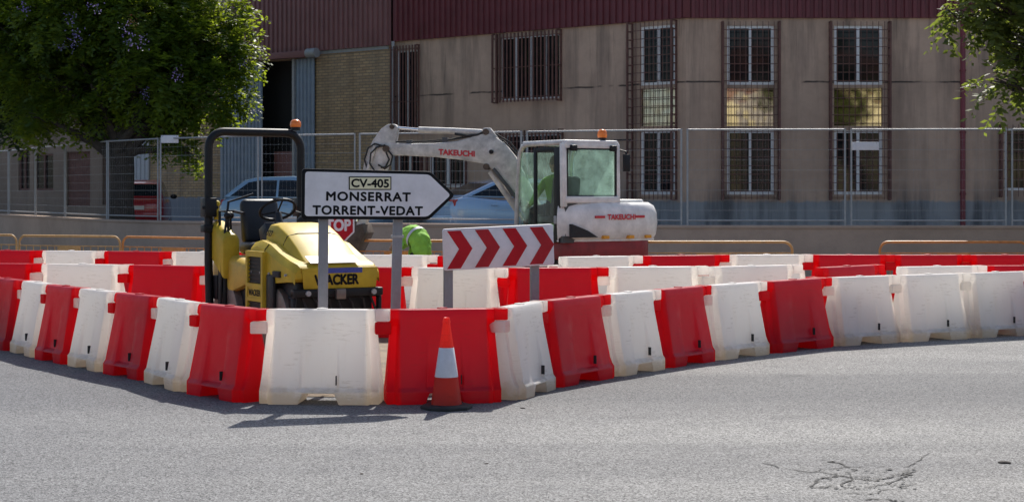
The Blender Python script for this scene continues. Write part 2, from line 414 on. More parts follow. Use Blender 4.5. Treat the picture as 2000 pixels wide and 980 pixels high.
M['tile'] = mat("roof_tile", (.30, .12, .07), .9, noise=.3, nscale=3)
M['amber'] = mat("amber_reflector", (.75, .32, .02), .3)
# ------------------------------------------------------------------ front row joints (needed by the ground)
def solve_chain(start, pxs, pitch, sgn=1):
    """points one pitch apart, each on its photo column, receding"""
    out = [start]; p = start
    for px, L in pxs:
        k = (px - CX) / F; a = k * k + 1; b = -2 * (p[0] * k + p[1]); c = p[0] ** 2 + p[1] ** 2 - L * L
        D = b * b - 4 * a * c
        d = (-b + math.sqrt(D)) / (2 * a) if D > 0 else -b / (2 * a)
        p = (k * d, d); out.append(p)
    return out
J0 = (-2.127, 13.89)                                     # joint between corner red and the white front block
J1 = (-1.084, 13.82)
right_chain = solve_chain(J1, [(977, 1.0), (1050, .97), (1176, 1.12), (1274, .92), (1373, 1.0), (1482, 1.02), (1612, 1.25), (1744, 1.04), (1879, 1.1), (2006, 1.06), (2130, 1.04)], 1.0)
left_chain = solve_chain(J0, [(391, .97), (315, 1.02), (231, .93), (161, .90), (99, .85), (51, .92), (-15, 1.0), (-75, 1.0), (-135, 1.0)], 1.0)
FRONT = list(reversed(left_chain)) + right_chain         # joints from left to right
def front_y(X):
    for a, b in zip(FRONT, FRONT[1:]):
        if a[0] <= X <= b[0]: return a[1] + (b[1] - a[1]) * (X - a[0]) / (b[0] - a[0])
    return FRONT[0][1] if X < FRONT[0][0] else FRONT[-1][1]
def hz(X, Y):                                            # height of the earth island
    h = .15 - .09 * ss(2.2, 5.5, X) * (1 - ss(20.7, 21.8, Y))
    return h

# ------------------------------------------------------------------ ground
def sheet(name, P, m, kind='structure', z=None):
    b = MB(); b.add([(x, y, zz) for x, y, zz in P], [tuple(range(len(P)))])
    o = b.build(name, m, recalc=False); tag(o, kind=kind); return o
g = MB(); g.add([(-400, -150, -.012), (400, -150, -.012), (400, 600, -.012), (-400, 600, -.012)], [(0, 1, 2, 3)])
tag(g.build("ground", M['paving'], recalc=False), kind='structure')
g = MB(); g.add([(-60, -14, 0), (60, -14, 0), (60, 32.5, 0), (-60, 66, 0)], [(0, 1, 2, 3)])
tag(g.build("road", M['asphalt'], recalc=False), kind='structure')
# earth island inside the barriers
g = MB(); NX, NY = 70, 26; xs = [-8 + 17 * i / NX for i in range(NX + 1)]
rr = random.Random(5)
for i, X in enumerate(xs):
    y0 = front_y(X) + .32; y1 = 26.2 if X < 6 else 25.5
    for j in range(NY + 1):
        t = j / NY; Y = y0 + (y1 - y0) * t
        e = min(1, (Y - y0) / .35, (y1 - Y) / .5 + .0, (X + 8) / .6, (9 - X) / .6)
        g.v.append((X, Y, .006 + hz(X, Y) * max(0, e) + rr.uniform(0, .012) * max(0, e)))
for i in range(NX):
    for j in range(NY):
        a = i * (NY + 1) + j; g.f.append((a, a + NY + 1, a + NY + 2, a + 1))
tag(g.build("dirt_island", M['dirt'], recalc=False, smooth=True), kind='structure')
# crack pattern in the asphalt
g = MB()
def crack(pts, w0):
    P = [at(x, y, F * EYE / (y - HY)) for x, y in pts]; Q = []
    for a, b in zip(P, P[1:]):
        for k in range(5): Q.append(a.lerp(b, k / 5) + Vector((rr.uniform(-.018, .018), rr.uniform(-.03, .03), 0)))
    Q.append(P[-1])
    for a, b in zip(Q, Q[1:]):
        if rr.random() < .18: continue
        d = (b - a).normalized(); n = Vector((-d.y, d.x, 0)) * w0 * rr.uniform(.4, 1.5)
        a0 = Vector((a.x, a.y, .0045)); b0 = Vector((b.x, b.y, .0045))
        i = len(g.v); g.v += [tuple(a0 + n), tuple(a0 - n), tuple(b0 - n), tuple(b0 + n)]; g.f.append((i, i + 1, i + 2, i + 3))
for pts, w_ in (([(1488, 903), (1545, 918), (1600, 922), (1680, 935), (1760, 936), (1790, 920)], .005),
                ([(1605, 898), (1640, 905), (1670, 918), (1662, 935), (1645, 950)], .009),
                ([(1580, 950), (1600, 936), (1640, 930), (1700, 940), (1745, 930), (1765, 925)], .007),
                ([(1580, 952), (1650, 952), (1720, 948), (1765, 932), (1780, 922)], .006),
                ([(1560, 925), (1620, 915), (1700, 910), (1770, 912), (1785, 905), (1815, 885)], .004),
                ([(1650, 962), (1700, 965), (1745, 955), (1790, 945)], .004), ([(1695, 975), (1740, 976), (1765, 979)], .008)):
    crack(pts, w_)
for k in range(90):
    x, y = rr.uniform(1590, 1790), rr.uniform(915, 955); P = at(x, y, F * EYE / (y - HY)); r = rr.uniform(.006, .016)
    i = len(g.v)
    for q in range(6): g.v.append((P.x + r * rr.uniform(.6, 1.5) * math.cos(q), P.y + r * rr.uniform(.5, 1.3) * math.sin(q), .0062 + k * 1e-5))
    g.f.append(tuple(range(i, i + 6)))
tag(g.build("road_crack", M['crack'], recalc=False), kind='structure')
def pebble(px, py, r, label):
    P = at(px, py, F * EYE / (py - HY)); m = MB(); m.sphere((0, 0, r * .2), r, 9, 6, (1.5, .8, .32))
    o = m.build("road_debris", M['bark'], loc=(P.x, P.y, 0), rotz=rr.uniform(0, 3), smooth=True)
    tag(o, label, "debris", "dark debris scattered on the asphalt")
pebble(1962, 904, .03, "dark leaf-sized scrap lying on the asphalt at the right edge")
pebble(1021, 797, .018, "small dark stone on the asphalt just right of the traffic cone")
pebble(706, 925, .013, "tiny dark stone on the open asphalt below the traffic cone")
pebble(950, 905, .012, "tiny dark stone in the middle of the open asphalt")

# ------------------------------------------------------------------ retaining wall with its raised car park
WALL = [at(px, 0, d) for px, d in ((2400, 33.2), (1960, 33.3), (1340, 33.5), (1030, 34.6), (700, 36.0), (510, 37.0), (310, 39.0), (200, 41.2), (100, 45.5), (0, 51.0), (-130, 58.0))]
WALL = [Vector((p.x, p.y, 0)) for p in WALL] + [Vector((-60, 66, 0))]
WTOP = 1.09
def offset_line(P, d):
    out = []
    for i, p in enumerate(P):
        t = (P[min(i + 1, len(P) - 1)] - P[max(i - 1, 0)]).normalized(); out.append(p + Vector((-t.y, t.x, 0)) * d)
    return out
back = offset_line(WALL, -.28)
wallthing = thing("retaining_wall", "low brownish concrete retaining wall running below the mesh fence", "wall", WALL[3])
def strip(m, A, B, z0, z1, o):
    n = len(A)
    for p in A: m.v += [(p.x - o.x, p.y - o.y, z0), (p.x - o.x, p.y - o.y, z1)]
    for p in B: m.v += [(p.x - o.x, p.y - o.y, z0), (p.x - o.x, p.y - o.y, z1)]
    for i in range(n - 1):
        a, b = 2 * i, 2 * i + 2; c, d = 2 * n + 2 * i, 2 * n + 2 * i + 2
        m.f += [(a, b, b + 1, a + 1), (c, c + 1, d + 1, d), (a + 1, b + 1, d + 1, c + 1), (a, c, d, b)]
    m.f += [(0, 1, 2 * n + 1, 2 * n), (2 * n - 2, 4 * n - 2, 4 * n - 1, 2 * n - 1)]
m = MB(); strip(m, WALL, back, -.02, WTOP - .06, WALL[3]); m.build("wall_face", M['retain'], wallthing)
m = MB(); strip(m, offset_line(WALL, .03), offset_line(WALL, -.31), WTOP - .06, WTOP, WALL[3]); m.build("coping", M['retain'], wallthing, bevel=.01)
LOT = .66
g = MB(); n = len(back)
for p in back: g.v.append((p.x, p.y, LOT))
g.v += [(-60, 120, LOT), (60, 120, LOT), (60, 33.2, LOT)]
g.f.append(tuple(range(len(g.v))))
tag(g.build("car_park_pavement", M['paving'], recalc=False), kind='structure')

# ------------------------------------------------------------------ facades
class Facade:
    """a wall line: u runs along it to the right, z is height; local frame x=u, y=into the building, z"""
    def __init__(s, a, b):
        s.a, s.b = Vector((a[0], a[1], 0)), Vector((b[0], b[1], 0)); s.d = (s.b - s.a); s.len = s.d.length; s.d.normalize()
        s.rot = math.atan2(s.d.y, s.d.x)
    def u(s, px):
        k = (px - CX) / F
        return (k * s.a.y - s.a.x) / (s.d.x - k * s.d.y)
    def dist(s, px): return s.a.y + s.u(px) * s.d.y
    def z(s, px, py): return EYE - (py - HY) * s.dist(px) / F
    def rect(s, x0, x1, y0, y1):
        """opening seen between pixel columns x0..x1 and rows y0 (top) .. y1 (bottom)"""
        xm = (x0 + x1) / 2
        return (s.u(x0), s.u(x1), s.z(xm, y1), s.z(xm, y0))
def wall_face(m, u0, u1, z0, z1, holes, depth=.22):
    us = sorted({u0, u1, *[h[0] for h in holes], *[h[1] for h in holes]}); zs = sorted({z0, z1, *[h[2] for h in holes], *[h[3] for h in holes]})
    us = [u for u in us if u0 <= u <= u1]; zs = [z for z in zs if z0 <= z <= z1]
    for a, b in zip(us, us[1:]):
        for c, d in zip(zs, zs[1:]):
            cu, cz = (a + b) / 2, (c + d) / 2
            if any(h[0] < cu < h[1] and h[2] < cz < h[3] for h in holes): continue
            m.add([(a, 0, c), (b, 0, c), (b, 0, d), (a, 0, d)], [(0, 1, 2, 3)])
    for a, b, c, d in holes:
        m.add([(a, 0, c), (b, 0, c), (b, 0, d), (a, 0, d), (a, depth, c), (b, depth, c), (b, depth, d), (a, depth, d)],
              [(0, 4, 5, 1), (1, 5, 6, 2), (2, 6, 7, 3), (3, 7, 4, 0)])
def corrugated(m, u0, u1, z0, z1, pitch=.2, dep=.045, y=-.06):
    u = u0; prof = []
    while u < u1:
        for f_, dd in ((0, 0), (.42, 0), (.5, 1), (.92, 1)):
            uu = u + f_ * pitch
            if uu <= u1: prof.append((uu, y - dd * dep))
        u += pitch
    prof.append((u1, y))
    n = len(prof)
    for uu, yy in prof: m.v += [(uu, yy, z0), (uu, yy, z1)]
    b = len(m.v) - 2 * n
    for i in range(n - 1): m.f.append((b + 2 * i, b + 2 * i + 2, b + 2 * i + 3, b + 2 * i + 1))
    for z_ in (z0, z1):                                   # close to the wall
        i0 = len(m.v); m.v += [(uu, yy, z_) for uu, yy in prof] + [(uu, 0, z_) for uu, yy in prof]
        for i in range(n - 1): m.f.append((i0 + i, i0 + i + 1, i0 + n + i + 1, i0 + n + i))
def grille(name, root, rect, nb, hs, out=.2, bar=.013, loc=None, rotz=0, ladder=True):
    u0, u1, z0, z1 = rect; m = MB()
    for k in range(nb + 1):
        u = u0 + (u1 - u0) * k / nb; w_ = .045 if k in (0, nb) else bar
        m.bx(u - w_ / 2, u + w_ / 2, -out - w_ / 2, -out + w_ / 2, z0, z1)
    for z in hs: m.bx(u0 - .02, u1 + .02, -out - .012, -out + .013, z - .008, z + .008)
    for z in [z0, z1] + (hs if ladder else []):
        for u in (u0, u1): m.bx(u - .016, u + .016, -out + .02, -.002, z - .015, z + .015)
    for u in (u0, u1):
        m.bx(u - .019, u + .019, -.05, -.012, z0, z1)
    return m.build(name, M['rust'], root, recalc=False, loc=loc or (0, 0, 0), rotz=rotz)
def window(root, rect, glass='winglass', y=.10, mull=1, fw=.07, loc=None, rotz=0, framem='alu', sill=False, label=None):
    u0, u1, z0, z1 = rect; L = loc or (0, 0, 0)
    e = bpy.data.objects.new("window", None); COL.objects.link(e); e.parent = root; e.location = L; e.rotation_euler = (0, 0, rotz)
    if label: e['label'] = label
    part("pane", M[glass], e, lambda m: m.bx(u0, u1, y, y + .012, z0, z1), recalc=False)
    f = MB()
    f.bx(u0, u0 + fw, y - .05, y - .003, z0, z1); f.bx(u1 - fw, u1, y - .05, y - .003, z0, z1)
    f.bx(u0 + fw, u1 - fw, y - .05, y - .003, z0, z0 + fw); f.bx(u0 + fw, u1 - fw, y - .05, y - .003, z1 - fw, z1)
    for k in range(mull):
        uc = u0 + (u1 - u0) * (k + 1) / (mull + 1); f.bx(uc - fw * .5, uc + fw * .5, y - .056, y - .003, z0 + fw, z1 - fw)
    f.build("frame", M[framem], e, recalc=False)
    if sill: part("sill", M['render'], e, lambda m: m.bx(u0 - .06, u1 + .06, -.05, y - .06, z0 - .06, z0 - .002), recalc=False)
    return e
ROOF = 9.2
CORNER = (4.25, 40.0)
FB = Facade((-3.33, 46.3), CORNER); FA = Facade(CORNER, (17.5, 40.0))
FW = Facade((-11.79, 53.33), (-3.33, 46.3)); FO = Facade((-30.0, 68.5), (-13.2, 54.5))

# concrete factory with the three tall windows
fac = thing("factory_building", "stained beige concrete factory with maroon sheet metal upper wall and tall barred windows", "building", (CORNER[0], CORNER[1], 0))
OA = (0, 0, 0); OB = (FB.a.x - CORNER[0], FB.a.y - CORNER[1], 0)
CLZ = FB.z(770, 82)
tops = [(1250, 1318, FB), (1420, 1512, FA), (1629, 1724, FA)]
holesA, holesB, wins = [], [], []
for x0, x1, fc in tops:
    sp = [fc.rect(x0, x1, 50, 166), fc.rect(x0, x1, 172, 246), fc.rect(x0, x1, 254, 380)]
    wins.append((fc, sp)); (holesB if fc is FB else holesA).extend(sp)
rB1 = FB.rect(978, 1092, 70, 194); rB2 = FB.rect(775, 815, 98, 254); rB3 = FB.rect(985, 1095, 262, 372); rB4 = FB.rect(838, 908, 285, 366)
rB5 = FB.rect(776, 822, 290, 420)
rA4 = FA.rect(1962, 2050, 250, 372); rA5 = FA.rect(1958, 2050, 50, 132)
holesB += [rB1, rB2, rB3, rB4, rB5]; holesA += [rA4, rA5]
m = MB(); wall_face(m, 0, FA.len, LOT - .02, CLZ + .12, holesA); m.build("wall", M['render'], fac, recalc=False)
m = MB(); wall_face(m, 0, FB.len, LOT - .02, CLZ + .12, holesB); m.build("wall", M['render'], fac, loc=OB, rotz=FB.rot, recalc=False)
m = MB(); corrugated(m, .02, FA.len, CLZ, ROOF); m.build("sheet_cladding", M['maroon'], fac, recalc=False)
m = MB(); corrugated(m, 0.01, FB.len - .02, CLZ, ROOF); m.build("sheet_cladding", M['maroon'], fac, loc=OB, rotz=FB.rot, recalc=False)
m = MB()                                                   # body behind the facades
P = [(0, .3), (FA.len, .3), (FA.len, 22), (OB[0] + 4, 22), (OB[0] + .25, OB[1] + .25)]
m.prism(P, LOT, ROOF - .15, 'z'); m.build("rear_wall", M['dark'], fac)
m = MB(); m.prism([(-.15, -.2), (FA.len + .2, -.2), (FA.len + .2, 22.2), (OB[0] + 4, 22.2), (OB[0] - .0, OB[1] - .2)], ROOF, ROOF + .12, 'z'); m.build("roof", M['maroon'], fac)
for i, (fc, sp) in enumerate(wins):
    L, rz = (OB, FB.rot) if fc is FB else (OA, 0)
    window(fac, sp[0], loc=L, rotz=rz, sill=False); window(fac, sp[2], loc=L, rotz=rz, sill=True)
    u0, u1, z0, z1 = sp[1]
    part("spandrel_panel", M['spandrel'], fac, lambda m: m.bx(u0, u1, .08, .1, z0, z1), loc=L, rotz=rz, recalc=False)
    gx = {0: (1236, 1322), 1: (1410, 1520), 2: (1620, 1735)}[i]
    gr = fc.rect(gx[0], gx[1], 44, 390); nh = 21
    grille("window_grille", fac, gr, 10, [gr[2] + (gr[3] - gr[2]) * k / nh for k in range(1, nh)], loc=L, rotz=rz, out=.24)
window(fac, rB1, loc=OB, rotz=FB.rot, mull=3, fw=.04); gr = FB.rect(972, 1097, 64, 199)
grille("window_grille", fac, gr, 17, [gr[2] + .12, (gr[2] + gr[3]) / 2, gr[3] - .12], loc=OB, rotz=FB.rot, out=.22, bar=.035)
window(fac, rB2, loc=OB, rotz=FB.rot, mull=1, fw=.05); gr = FB.rect(771, 819, 90, 262)
grille("window_grille", fac, gr, 8, [gr[2] + .1, gr[2] + .9, gr[3] - .1], loc=OB, rotz=FB.rot, out=.16, bar=.03)
window(fac, rB3, loc=OB, rotz=FB.rot, mull=2, fw=.05); gr = FB.rect(978, 1100, 255, 380)
grille("window_grille", fac, gr, 17, [gr[2] + .12, (gr[2] + gr[3]) / 2, gr[3] - .12], loc=OB, rotz=FB.rot, out=.22, bar=.035)
window(fac, rB4, loc=OB, rotz=FB.rot, mull=1, fw=.09)
gr = FB.rect(836, 912, 282, 370); grille("window_grille", fac, gr, 8, [gr[2] + .12, gr[3] - .12], loc=OB, rotz=FB.rot, out=.06, bar=.02, ladder=False)
window(fac, rB5, loc=OB, rotz=FB.rot, mull=1, fw=.06); gr = FB.rect(772, 826, 284, 428)
grille("window_grille", fac, gr, 7, [gr[2] + .12, gr[3] - .12], loc=OB, rotz=FB.rot, out=.1, bar=.025)
window(fac, rA4, mull=1, fw=.06); gr = FA.rect(1952, 2060, 244, 384); grille("window_grille", fac, gr, 10, [gr[2] + (gr[3] - gr[2]) * k / 8 for k in range(1, 8)])
window(fac, rA5, mull=1, fw=.05); gr = FA.rect(1950, 2060, 44, 140); grille("window_grille", fac, gr, 12, [gr[2] + .1, gr[3] - .1])
u = FA.u(1878); m = MB(); m.tube([(u, -.12, LOT), (u, -.12, CLZ - .05), (u, -.05, CLZ + .1)], .065, 10)
for z in (1.7, 3.2, 4.7): m.cyl((u, -.12, z), (u, -.12, z + .05), .08, n=10)
m.build("downpipe", M['pipe_red'], fac, smooth=True)
m = MB(); m.tube([(.06, -.10, LOT), (.06, -.10, CLZ)], .05, 10); m.build("downpipe", M['galv'], fac, loc=(OB[0] + .0, OB[1], 0), rotz=FB.rot, smooth=True)
u = FB.u(1135)
m = MB(); m.tube([(FB.u(1100), -.03, 3.08), (FB.u(1235), -.03, 3.08)], .018, 6); m.build("wall_cable", M['black'], fac, loc=OB, rotz=FB.rot)

# brick warehouse with the sliding door
wh = thing("brick_warehouse", "buff brick warehouse with faded maroon cladding and a dark open sliding doorway", "building", (FW.a.x, FW.a.y, 0), FW.rot)
zt = FW.z(700, 94)
door = FW.rect(480, 616, 112, 440); door = (FW.u(470), FW.u(616), LOT, FW.z(545, 118))
win6 = None
m = MB(); wall_face(m, 0, FW.len - .02, LOT - .02, zt + .1, [door], .35); m.build("wall", M['brick'], wh, recalc=False)
m = MB(); corrugated(m, .02, FW.len - .06, zt, ROOF, pitch=.2); m.build("sheet_cladding", M['mauve'], wh, recalc=False)
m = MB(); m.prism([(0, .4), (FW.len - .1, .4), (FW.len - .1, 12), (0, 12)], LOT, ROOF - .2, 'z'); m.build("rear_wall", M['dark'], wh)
m = MB(); m.prism([(-.1, -.2), (FW.len - .02, -.2), (FW.len - .02, 12.2), (-.1, 12.2)], ROOF, ROOF + .12, 'z'); m.build("roof", M['mauve'], wh)
ul, ur = FW.u(515), FW.u(580)
m = MB(); corrugated(m, door[0] - .9, ul, LOT + .03, door[3] - .02, .16, .03, -.05); m.build("sliding_door", M['door_blue'], wh, recalc=False)
m = MB(); corrugated(m, ur, door[1] + .02, LOT + .03, door[3] - .02, .16, .03, -.05); m.build("sliding_door", M['door_blue'], wh, recalc=False)
m = MB(); m.bx(ur - .09, ur - .002, -.12, -.02, LOT + .03, door[3] - .02); m.build("door_edge", M['galv'], wh)
m = MB(); m.bx(FW.u(430), FW.u(612), -.34, -.125, door[3] + .0, door[3] + .2); m.build("door_rail", M['mauve'], wh, bevel=.02)
m = MB(); m.cyl((FW.u(612), -.23, door[3] + .11), (FW.u(630), -.23, door[3] + .11), .14, n=14); m.build("rail_end_cap", M['galv'], wh, smooth=True)
m = MB(); m.bx(ul + .1, ur - .2, .33, .38, LOT, 3.0); m.build("inner_panel", M['mauve'], wh)
m = MB(); m.bx(.3, FW.len - .2, -.03, -.004, zt - .1, zt - .003); m.build("lintel_trim", M['galv'], wh)

# pale metal gate and the older house at the left
gt = thing("metal_gate", "pale corrugated metal gate beside the brick warehouse, behind the red car", "gate", (-13.2, 54.5, 0), FW.rot)
m = MB(); corrugated(m, .05, 1.80, LOT + .05, 3.6, .22, .03, 0); m.build("gate_leaf", M['gate_white'], gt, recalc=False)
m = MB(); m.bx(0, .05, -.06, .06, LOT, 3.7); m.bx(1.80, 1.86, -.06, .06, LOT, 3.7); m.bx(.05, 1.8, -.06, .06, 3.6, 3.68); m.build("gate_frame", M['galv'], gt)
oh = thing("old_house", "shaded tan rendered house with dark doorways behind the large tree", "building", (FO.a.x, FO.a.y, 0), FO.rot)
H = [FO.rect(128, 176, 296, 402), FO.rect(36, 58, 288, 372), FO.rect(66, 104, 300, 372), FO.rect(-60, -20, 290, 372), FO.rect(200, 222, 300, 400)]
m = MB(); wall_face(m, 0, FO.len, LOT - .02, 6.4, H); m.build("wall", M['old_render'], oh, recalc=False)
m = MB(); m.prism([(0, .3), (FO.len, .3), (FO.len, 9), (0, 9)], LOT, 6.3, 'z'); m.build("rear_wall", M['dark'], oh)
m = MB(); m.bx(-.2, FO.len + .1, -.35, 9.2, 6.4, 6.6); m.build("roof", M['tile'], oh)
for r_ in H[1:4]: window(oh, r_, mull=1, fw=.07, framem='rust')
for r_ in (H[0], H[4]):
    u0, u1, z0, z1 = r_
    m = MB(); m.bx(u0, u1, .12, .16, z0, z1)
    for k in range(5): m.bx(u0 + .04, u1 - .04, .108, .1195, z0 + .1 + k * (z1 - z0) / 5, z0 + (k + .85) * (z1 - z0) / 5)
    m.build("door", M['rust'], oh)

# sunlit houses across the street, behind the photographer: they give the glass something to reflect
m = MB(); m.bx(-.09, .09, -.13, -.02, CLZ, ROOF); m.build("corner_trim", M['maroon'], fac, bevel=.01)
def far_house(x0, x1, m_, h, label):
    t = thing("street_house", label, "building", ((x0 + x1) / 2, -24, 0), R(180), "houses across the street behind the viewer")
    w2 = (x1 - x0) / 2; holes = []
    for k in range(int((x1 - x0) // 3.2)):
        u = -w2 + 1.0 + k * 3.2
        for z in (1.0, 4.2): holes.append((u, u + 1.2, z, z + 1.5))
    m = MB(); wall_face(m, -w2, w2, -.01, h, holes); m.bx(-w2, w2, .3, 9, 0, h - .05); m.build("wall", M[m_], t, recalc=False)
    for hh in holes: window(t, hh, mull=1, fw=.07)
    m = MB(); m.prism([(-.5, h), (4.5, h + 1.8), (9.5, h)], -w2 - .3, w2 + .3, 'x'); m.build("roof", M['tile'], t)
far_house(17.6, 34, 'house_yellow', 9.0, "two storey yellow rendered house across the street behind the viewer")
far_house(-20, -2, 'house_grey', 8.5, "two storey grey rendered house across the street behind the viewer")
far_house(11.6, 14.5, 'house_yellow', 8.4, "narrow yellow house across the street behind the viewer")
far_house(14.7, 17.4, 'house_grey', 9.6, "narrow grey house across the street behind the viewer")
# ------------------------------------------------------------------ plastic water-filled barriers
def barrier_body():
    L0, L1 = .485, .445
    def prof(z):
        if z < .11: return .205
        if z < .14: return .205 - (z - .11) / .03 * .022
        if z < .60: return .183 - (z - .14) / .46 * .085
        return .098 - (z - .60) / .2 * .024
    def half(z): return L0 if z < .11 else L0 + (L1 - L0) * min(1, (z - .11) / .55)
    zs = [0, .05, .095, .11, .14, .22, .30, .38, .46, .54, .60, .66, .72, .775, .80]
    cols = [-1, -.865, -.82, -.66, -.50, -.34, -.30, -.22, -.12, 0, .12, .22, .30, .34, .50, .66, .82, .865, 1]
    n = len(cols); m = MB()
    def xof(c, z):
        x = c * half(z)
        if abs(c) == .34: x = math.copysign(.165 - .035 * min(1, z / .095), c) if z < .1 else x
        if abs(c) < .34 and z < .1: x = c / .34 * (.165 - .035 * min(1, z / .095))
        return x
    def yof(c, z):
        y = prof(z); a = abs(c)
        if .13 < z < .62 and a <= .30:                     # the recessed middle panel, deeper towards its foot
            y -= .034 * min(1, (.62 - z) / .42)
        if .13 < z < .56 and a in (.66,):                  # shallow draw-lines beside the panel
            y -= .012 * min(1, (.56 - z) / .3)
        if a >= .86: y -= (.065 if z > .14 else .05) if z < .69 else .012
        if z > .79: y -= .012
        return y
    def row(z):
        f = [(xof(c, z), -yof(c, z), z) for c in cols]; b = [(xof(c, z), yof(c, z), z) for c in reversed(cols)]
        return f + b
    for z in zs: m.v += row(z)
    N = 2 * n
    mid = [i for i in range(n - 1) if abs(cols[i]) <= .34 and abs(cols[i + 1]) <= .34]
    skip = set(mid) | {n + (n - 2 - i) for i in mid}
    for r in range(len(zs) - 1):
        for k in range(N):
            if r < 2 and k in skip: continue
            k2 = (k + 1) % N; m.f.append((r * N + k, r * N + k2, (r + 1) * N + k2, (r + 1) * N + k))
    top = (len(zs) - 1) * N
    for i in range(n - 1): m.f.append((top + i, top + i + 1, top + N - 2 - i, top + N - 1 - i))
    for i in range(n - 1):
        if i not in mid: m.f.append((i, N - 1 - i, N - 2 - i, i + 1))
    for i in mid: m.f.append((2 * N + i, 2 * N + N - 1 - i, 2 * N + N - 2 - i, 2 * N + i + 1))
    for i in (mid[0], mid[-1] + 1):
        for r in (0, 1):
            m.f.append((r * N + i, (r + 1) * N + i, (r + 1) * N + N - 1 - i, r * N + N - 1 - i))
    return m
def make_barrier(matname, name="water_barrier"):
    t = thing(name, None, None)
    m = barrier_body(); m.build("body", M[matname], t, bevel=.012, seg=2, ang=28)
    part("coupling_tab", M[matname], t, lambda m: m.bx(.435, .555, -.072, .072, .70, .802), bevel=.010)
    part("coupling_tab", M[matname], t, lambda m: m.bx(-.575, -.44, -.080, .080, .59, .692), bevel=.010)
    m = MB(); m.bx(.138, .1445, -.186, -.155, .165, .245); m.build("drain_slot", M['rubber'], t)
    m = MB(); m.lathe([(.0, 0), (.045, 0), (.045, .012), (.0, .018)], (.0, 0, .797), 14); m.build("filler_cap", M[matname], t, smooth=True)
    return t
protos = {'red': make_barrier('red_pl'), 'white': make_barrier('white_pl')}
used = set()
def put_barrier(col, a, b, z, label, group, flip=False, jitter=.012):
    p = protos[col]
    if col in used: o = copy_tree(p)
    else: o = p; used.add(col)
    a, b = Vector((a[0], a[1], 0)), Vector((b[0], b[1], 0)); d = b - a
    o.location = ((a + b) / 2 + Vector((0, 0, z)) + Vector((rr.uniform(-.5, .5) * jitter, rr.uniform(-1, 1) * jitter, 0)))
    o.rotation_euler = (rr.uniform(-.006, .006), 0, math.atan2(d.y, d.x) + rr.uniform(-.02, .02))
    s = max(.86, min(1.22, d.length / 1.0)); o.scale = (s, 1, .98)
    tag(o, label, "barrier", group)
    return o
GF = "red and white barriers in the front row"
# joints from left to right; colours likewise
nl = len(left_chain) - 1
ORD = ["first", "second", "third", "fourth", "fifth", "sixth", "seventh", "eighth", "ninth", "tenth", "eleventh"]
left_cols = ['red', 'white', 'red', 'white', 'red', 'white', 'red', 'white', 'red']
for i in range(nl):
    o = put_barrier(left_cols[i], left_chain[i + 1], left_chain[i], 0, f"{left_cols[i]} plastic barrier in the front row, {ORD[i]} to the left of the white corner barrier", GF)
put_barrier('white', J0, J1, 0, "cream white plastic barrier at the front corner, below the left sign post", GF, jitter=0)
put_barrier('red', J1, right_chain[1], 0, "red plastic barrier standing right behind the traffic cone", GF, jitter=0)
right_cols = ['white', 'red', 'white', 'red', 'white', 'red', 'white', 'white', 'white', 'red']
for i, c in enumerate(right_cols):
    put_barrier(c, right_chain[i + 1], right_chain[i + 2], 0, f"{c} plastic barrier in the front row, {ORD[i]} right of the one behind the cone", GF)
# rows behind
def row_point(px, py):
    d = 20
    for _ in range(40):
        X = (px - CX) * d / F; d = F * (EYE - .80 - hz(X, d)) / (py - HY)
    return ((px - CX) * d / F, d)
def row(segs, group, what):
    seen = {}
    for k, (x0, y0, x1, y1, c) in enumerate(segs):
        a, b = row_point(x0, y0), row_point(x1, y1); mx, my = (a[0] + b[0]) / 2, (a[1] + b[1]) / 2
        put_barrier(c, a, b, hz(mx, my), f"{c} plastic barrier in the {what} row, {ORD[k] if k < 11 else 'twelfth'} from its left end", group, jitter=.006)
mid_segs = [(-95, 511, 77, 512, 'red'), (77, 512, 248, 514, 'white'), (248, 514, 405, 517, 'red'), (405, 517, 560, 518, 'white'), (620, 518, 797, 519, 'red'), (797, 519, 980, 521, 'white'),
            (984, 520, 1177, 519, 'red'), (1177, 518, 1372, 517, 'white'), (1372, 517, 1560, 517, 'white'), (1560, 517, 1742, 516.5, 'red'), (1742, 516.5, 1917, 516, 'white'), (1917, 516, 2090, 515, 'red')]
row(mid_segs, "red and white barriers in the middle row", "middle")
far_segs = [(-52, 486, 80, 487, 'red'), (80, 487, 200, 488, 'white'), (200, 488, 332, 489, 'red'), (332, 489, 462, 490, 'white'), (462, 490, 580, 491, 'red'), (690, 495, 848, 496, 'white'), (848, 497, 1000, 498, 'red'),
            (1085, 499, 1243, 497, 'white'), (1243, 497, 1416, 495, 'red'), (1416, 495, 1578, 494.5, 'white'), (1578, 494.5, 1738, 495, 'red'), (1738, 495, 1885, 495, 'red'), (1885, 495, 2040, 495, 'red')]
ORD.append("twelfth"); ORD.append("thirteenth")
def row2(segs, group, what):
    for k, (x0, y0, x1, y1, c) in enumerate(segs):
        a, b = row_point(x0, y0), row_point(x1, y1); mx, my = (a[0] + b[0]) / 2, (a[1] + b[1]) / 2
        put_barrier(c, a, b, hz(mx, my), f"{c} plastic barrier in the {what} row, {ORD[k]} from its left end", group, jitter=.006)
row2(far_segs, "red and white barriers in the far row", "far")

